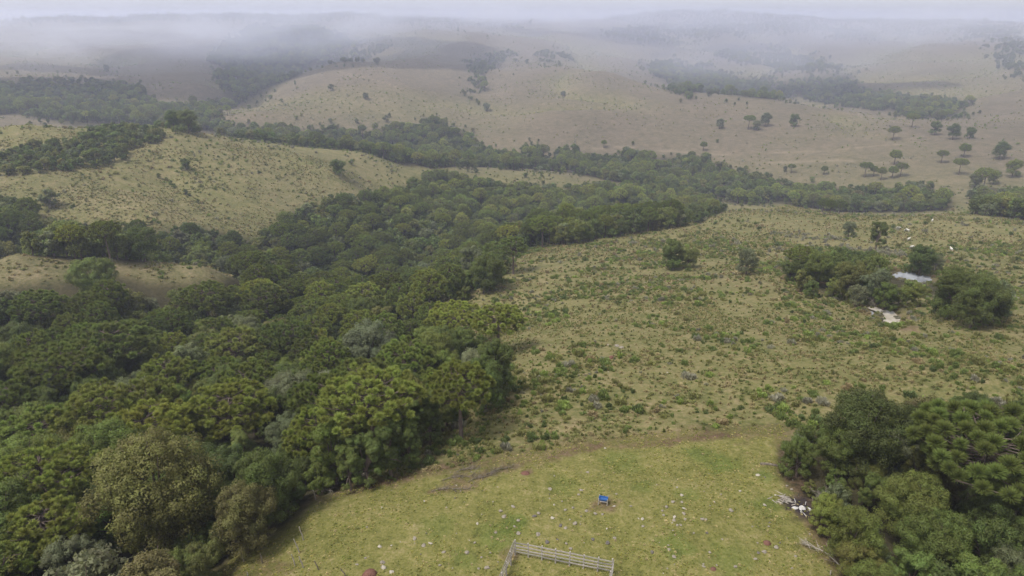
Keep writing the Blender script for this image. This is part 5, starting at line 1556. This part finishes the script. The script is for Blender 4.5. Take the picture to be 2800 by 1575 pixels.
# cut stalks along the paddock border
rg = np.random.default_rng(44)
for k, (u0, v0, u1, v1) in enumerate(((1210,1315,1290,1300),(1280,1320,1340,1298),(1330,1300,1400,1275),(1250,1292,1310,1278),(1180,1345,1280,1335))):
    q0_, q1_ = hit(u0, v0), hit(u1, v1); d = q1_ - q0_
    lab = ('leftmost bundle of cut brown stalks on the brush line', 'middle bundle of cut brown stalks on the brush line', 'rightmost bundle of cut brown stalks on the brush line', 'upper bundle of cut brown stalks on the brush line', 'lower bundle of cut brown stalks below the brush line')[k]
    add('cut_brush', limb(np.stack([d[0] * s, d[1] * s + .2 * np.sin(s * 5), d[2] * s + .1 + .05 * np.sin(s * 3.1)], 1), .04, 60 + k, 30, M_LOG), label=lab, cat='brush', group='cut brush along the paddock border', loc=tuple(q0_))

# ------------------------------------------------------------------ bare trees
for u, v, wpx, k, lab in ((322,862,46,1,'pale bare tree with white twigs standing in the left forest'), (48,932,60,1,'bare pinkish-grey tree near the left border'), (585,1332,40,0,'small white dead tree above the brownish bushy tree'), (560,1050,70,1,'tan leafless tree behind the yellowish araucaria'),
                          (2243,1335,55,1,'leafless grey thicket tree beside the yellow-sprigged tree'), (2600,1425,90,2,'bare grey tree within the right-hand grove'), (985,700,36,1,'pale bare tree in the middle of the central forest'), (855,690,34,1,'bare tree left of centre in the central forest'),
                          (2395,765,34,2,'forked pale bare tree in the pond thicket'), (1100,785,26,2,'white-stemmed bare tree behind the round-topped araucaria'), (690,1290,60,0,'grey leafless crown over the deep green corner tree')):
    pos, sc = stand(u, v, wpx, 3.0, 7.0, .7)
    sc *= 1.25
    r = add('bare_tree', None, label=lab, cat='tree', group='bare trees', loc=tuple(pos), rz=random.uniform(0, 6), scl=sc)
    for me, pn in zip(BARE[k], ('trunk', 'branches')): add(pn, me, r)

# ------------------------------------------------------------------ dry-stone wall over the saddle
wl_px = [(1262,448),(1320,450),(1400,456),(1480,463),(1560,471),(1640,478),(1720,486),(1800,496)]
wpts = np.array([hit(*p) for p in wl_px])
t_ = np.linspace(0, len(wpts) - 1, 180)
wx = np.interp(t_, np.arange(len(wpts)), wpts[:, 0]); wy = np.interp(t_, np.arange(len(wpts)), wpts[:, 1])
rg = np.random.default_rng(8); a = Acc()
wx += rg.normal(0, .25, len(wx)); wy += rg.normal(0, .25, len(wy)); wz = ground(wx, wy)
for i in range(len(wx) - 1):
    for lay in range(2):
        c = np.array([(wx[i] + wx[i + 1]) / 2, (wy[i] + wy[i + 1]) / 2, (wz[i] + wz[i + 1]) / 2 + .35 + .6 * lay]) - wpts[0]
        L_ = math.hypot(wx[i + 1] - wx[i], wy[i + 1] - wy[i]); az = math.atan2(wy[i + 1] - wy[i], wx[i + 1] - wx[i])
        v, f = box(0, 0, 0, L_ * rg.uniform(.9, 1.02), rg.uniform(.8, 1.2), rg.uniform(.6, .8)); v = v * rg.uniform(.88, 1.1, v.shape)
        v = v @ np.array([[math.cos(az), math.sin(az), 0], [-math.sin(az), math.cos(az), 0], [0, 0, 1]]) + c
        a.add(v, f)
add('stone_wall', a.mesh('stone_wall', M_STONE_DARK), label='long dark dry-stone wall crossing the grassy saddle', cat='wall', loc=tuple(wpts[0]))

# ------------------------------------------------------------------ cattle
def cow_mesh(graze):
    J = {}; E = []; Rr = []
    def jn(n_, p, r_): J[n_] = len(Rr); Rr.append((p, r_)); return n_
    jn('pelvis', (-.62, 0, 1.12), (.30, .34)); jn('belly', (-.1, 0, 1.02), (.36, .40)); jn('chest', (.48, 0, 1.05), (.32, .36)); jn('neck', (.88, 0, 1.22 if not graze else .95), (.17, .22))
    jn('poll', (1.15, 0, 1.42 if not graze else .52), (.13, .15)); jn('muzzle', (1.45, 0, 1.24 if not graze else .16), (.08, .09))
    jn('tail', (-.98, 0, 1.12), (.05, .05)); jn('tailtip', (-1.04, 0, .5), (.03, .03)); jn('hump', (.42, 0, 1.40), (.12, .14))
    E += [('pelvis', 'belly'), ('belly', 'chest'), ('chest', 'neck'), ('neck', 'poll'), ('poll', 'muzzle'), ('pelvis', 'tail'), ('tail', 'tailtip'), ('chest', 'hump')]
    for s_ in (-1, 1):
        jn(f'e{s_}', (1.08, s_ * .22, 1.42 if not graze else .56), (.04, .04)); E.append(('poll', f'e{s_}'))
        jn(f'st{s_}', (-.66, s_ * .20, .80), (.15, .17)); jn(f'hk{s_}', (-.78, s_ * .19, .42), (.065, .065)); jn(f'hf{s_}', (-.70, s_ * .19, .03), (.06, .06))
        E += [('pelvis', f'st{s_}'), (f'st{s_}', f'hk{s_}'), (f'hk{s_}', f'hf{s_}')]
        jn(f'el{s_}', (.46, s_ * .19, .72), (.11, .12)); jn(f'kn{s_}', (.50, s_ * .18, .38), (.06, .06)); jn(f'ff{s_}', (.48, s_ * .18, .03), (.06, .06))
        E += [('chest', f'el{s_}'), (f'el{s_}', f'kn{s_}'), (f'kn{s_}', f'ff{s_}')]
    me = bpy.data.meshes.new('cow'); me.from_pydata([p for p, _ in Rr], [(J[a_], J[b_]) for a_, b_ in E], [])
    me.materials.append(M_HIDE)
    return me, [r_ for _, r_ in Rr]
COWS = []
for gz in (False, True):
    me, rr = cow_mesh(gz)
    o = bpy.data.objects.new('cow', me); md = o.modifiers.new('skin', 'SKIN'); 
    sv = me.skin_vertices[0] if len(me.skin_vertices) else None
    if sv is None:
        bm = bmesh.new(); bm.from_mesh(me); bm.verts.layers.skin.verify(); bm.to_mesh(me); bm.free(); sv = me.skin_vertices[0]
    for i, r_ in enumerate(rr): sv.data[i].radius = r_
    sv.data[0].use_root = True
    sb = o.modifiers.new('smooth', 'SUBSURF'); sb.levels = 1; sb.render_levels = 1
    COWS.append(o)
for i, (u, v, rz, lab) in enumerate(((2455,627,-1.1,'white cow farthest up the lower meadow near the valley wood'), (2480,633,2.3,'white cow second from the valley wood, facing away'), (2484,658,.5,'white cow standing behind a grey bush on the lower meadow'),
                                  (2493,680,0.1,'white cow side-on in the open above the dome-shaped bush'), (2600,686,1.5,'white cow alone to the right, seen end-on'), (2549,606,.8,'pale cow highest on the right near the wood'))):
    q = hit(u, v); o = COWS[i % 2].copy(); COL.objects.link(o); o.name = 'cow'
    o.scale = (.85,) * 3; o.location = tuple(q); o.rotation_euler = (0, 0, rz); o['label'] = lab; o['category'] = 'cow'; o['group'] = 'white cattle on the lower meadow'

# ------------------------------------------------------------------ haze
t = NT('haze_air')
pv = t.n('ShaderNodeVolumePrincipled')
pv.inputs['Color'].default_value = (.75, .79, 1.0, 1)
pv.inputs['Density'].default_value = 0.00027
pv.inputs['Anisotropy'].default_value = 0.2
t.l(pv.outputs[0], t.out.inputs['Volume'])
zlo, zhi = float(GZ.min()) - 1.0, max(float(GZ[:, :-20].max()) + 22, CAM[2] + 12)
hx = 12600.0
hv = [(x, y, z) for z in (zlo, zhi) for x, y in ((-hx, -hx), (hx, -hx), (hx, hx), (-hx, hx))]
hf = np.array([[0, 3, 2, 1], [4, 5, 6, 7], [0, 1, 5, 4], [1, 2, 6, 5], [2, 3, 7, 6], [3, 0, 4, 7]])
hz = add('haze', make_mesh('haze', hv, hf, [t.m]), kind='stuff', label='pale blue haze filling the air over the valley', cat='haze')

# drifting mist on the far slopes
def mist(u, v, D, hx_, hy_, hz_, dens, seed, label, even=False):
    c = CAM + ray(u, v) * D
    bm = bmesh.new(); bmesh.ops.create_icosphere(bm, subdivisions=3, radius=1.0)
    me = bpy.data.meshes.new('mist_bank'); bm.to_mesh(me); bm.free()
    t = NT('mist'); tc = t.obj()
    ln = t.n('ShaderNodeVectorMath'); ln.operation = 'LENGTH'; t.l(tc, ln.inputs[0])
    fall = t.n('ShaderNodeMapRange'); fall.interpolation_type = 'SMOOTHSTEP'
    fall.inputs['From Min'].default_value = .25; fall.inputs['From Max'].default_value = .98; fall.inputs['To Min'].default_value = 1; fall.inputs['To Max'].default_value = 0
    t.l(ln.outputs['Value'], fall.inputs['Value'])
    mp = t.n('ShaderNodeMapping'); mp.inputs['Location'].default_value = (seed * 3.7, seed * 1.9, 0); mp.inputs['Scale'].default_value = (hx_ / 130, hy_ / 130, hz_ / 60); t.l(tc, mp.inputs['Vector'])
    nz = t.noise(1.0, 3, .55, mp.outputs[0], .4)
    sh = t.n('ShaderNodeMapRange'); sh.inputs['From Min'].default_value = .42 if not even else -.4; sh.inputs['From Max'].default_value = .68 if not even else 1.4; sh.inputs['To Min'].default_value = 0; sh.inputs['To Max'].default_value = dens
    t.l(nz, sh.inputs['Value'])
    v_ = t.n('ShaderNodeVolumePrincipled'); v_.inputs['Color'].default_value = (.87, .89, 1.0, 1) if not even else (.80, .83, 1.0, 1); v_.inputs['Anisotropy'].default_value = .2
    t.l(t.math('MULTIPLY', fall.outputs[0], sh.outputs[0]), v_.inputs['Density'])
    t.l(v_.outputs[0], t.out.inputs['Volume'])
    me.materials.append(t.m)
    o = add('mist_bank', me, kind='stuff', label=label, cat='mist', loc=tuple(c), scl=(hx_, hy_, hz_))
mist(1400, 100, 1900, 2600, 1300, 140, .0019, 9, 'broad veil of mist over all the far slopes', True)
mist(250, 70, 1450, 680, 420, 85, .0034, 1, 'thick drifting mist over the upper left slope')
mist(800, 75, 1350, 380, 280, 60, .0036, 2, 'mist wisps crossing the wood on the upper left')
mist(1280, 45, 1800, 480, 420, 55, .0036, 3, 'mist veiling the ridge in the upper middle')
mist(2080, 165, 1180, 330, 160, 42, .0026, 4, 'thin mist over the woods on the upper right slope')
mist(2560, 65, 1700, 600, 380, 60, .0036, 5, 'mist veiling the ridges at the upper right')
mist(1750, 45, 2000, 420, 300, 48, .0042, 6, 'torn mist over the middle of the far skyline')
mist(120, 150, 1150, 260, 200, 40, .0022, 7, 'low wisps before the misty slope at the left border')
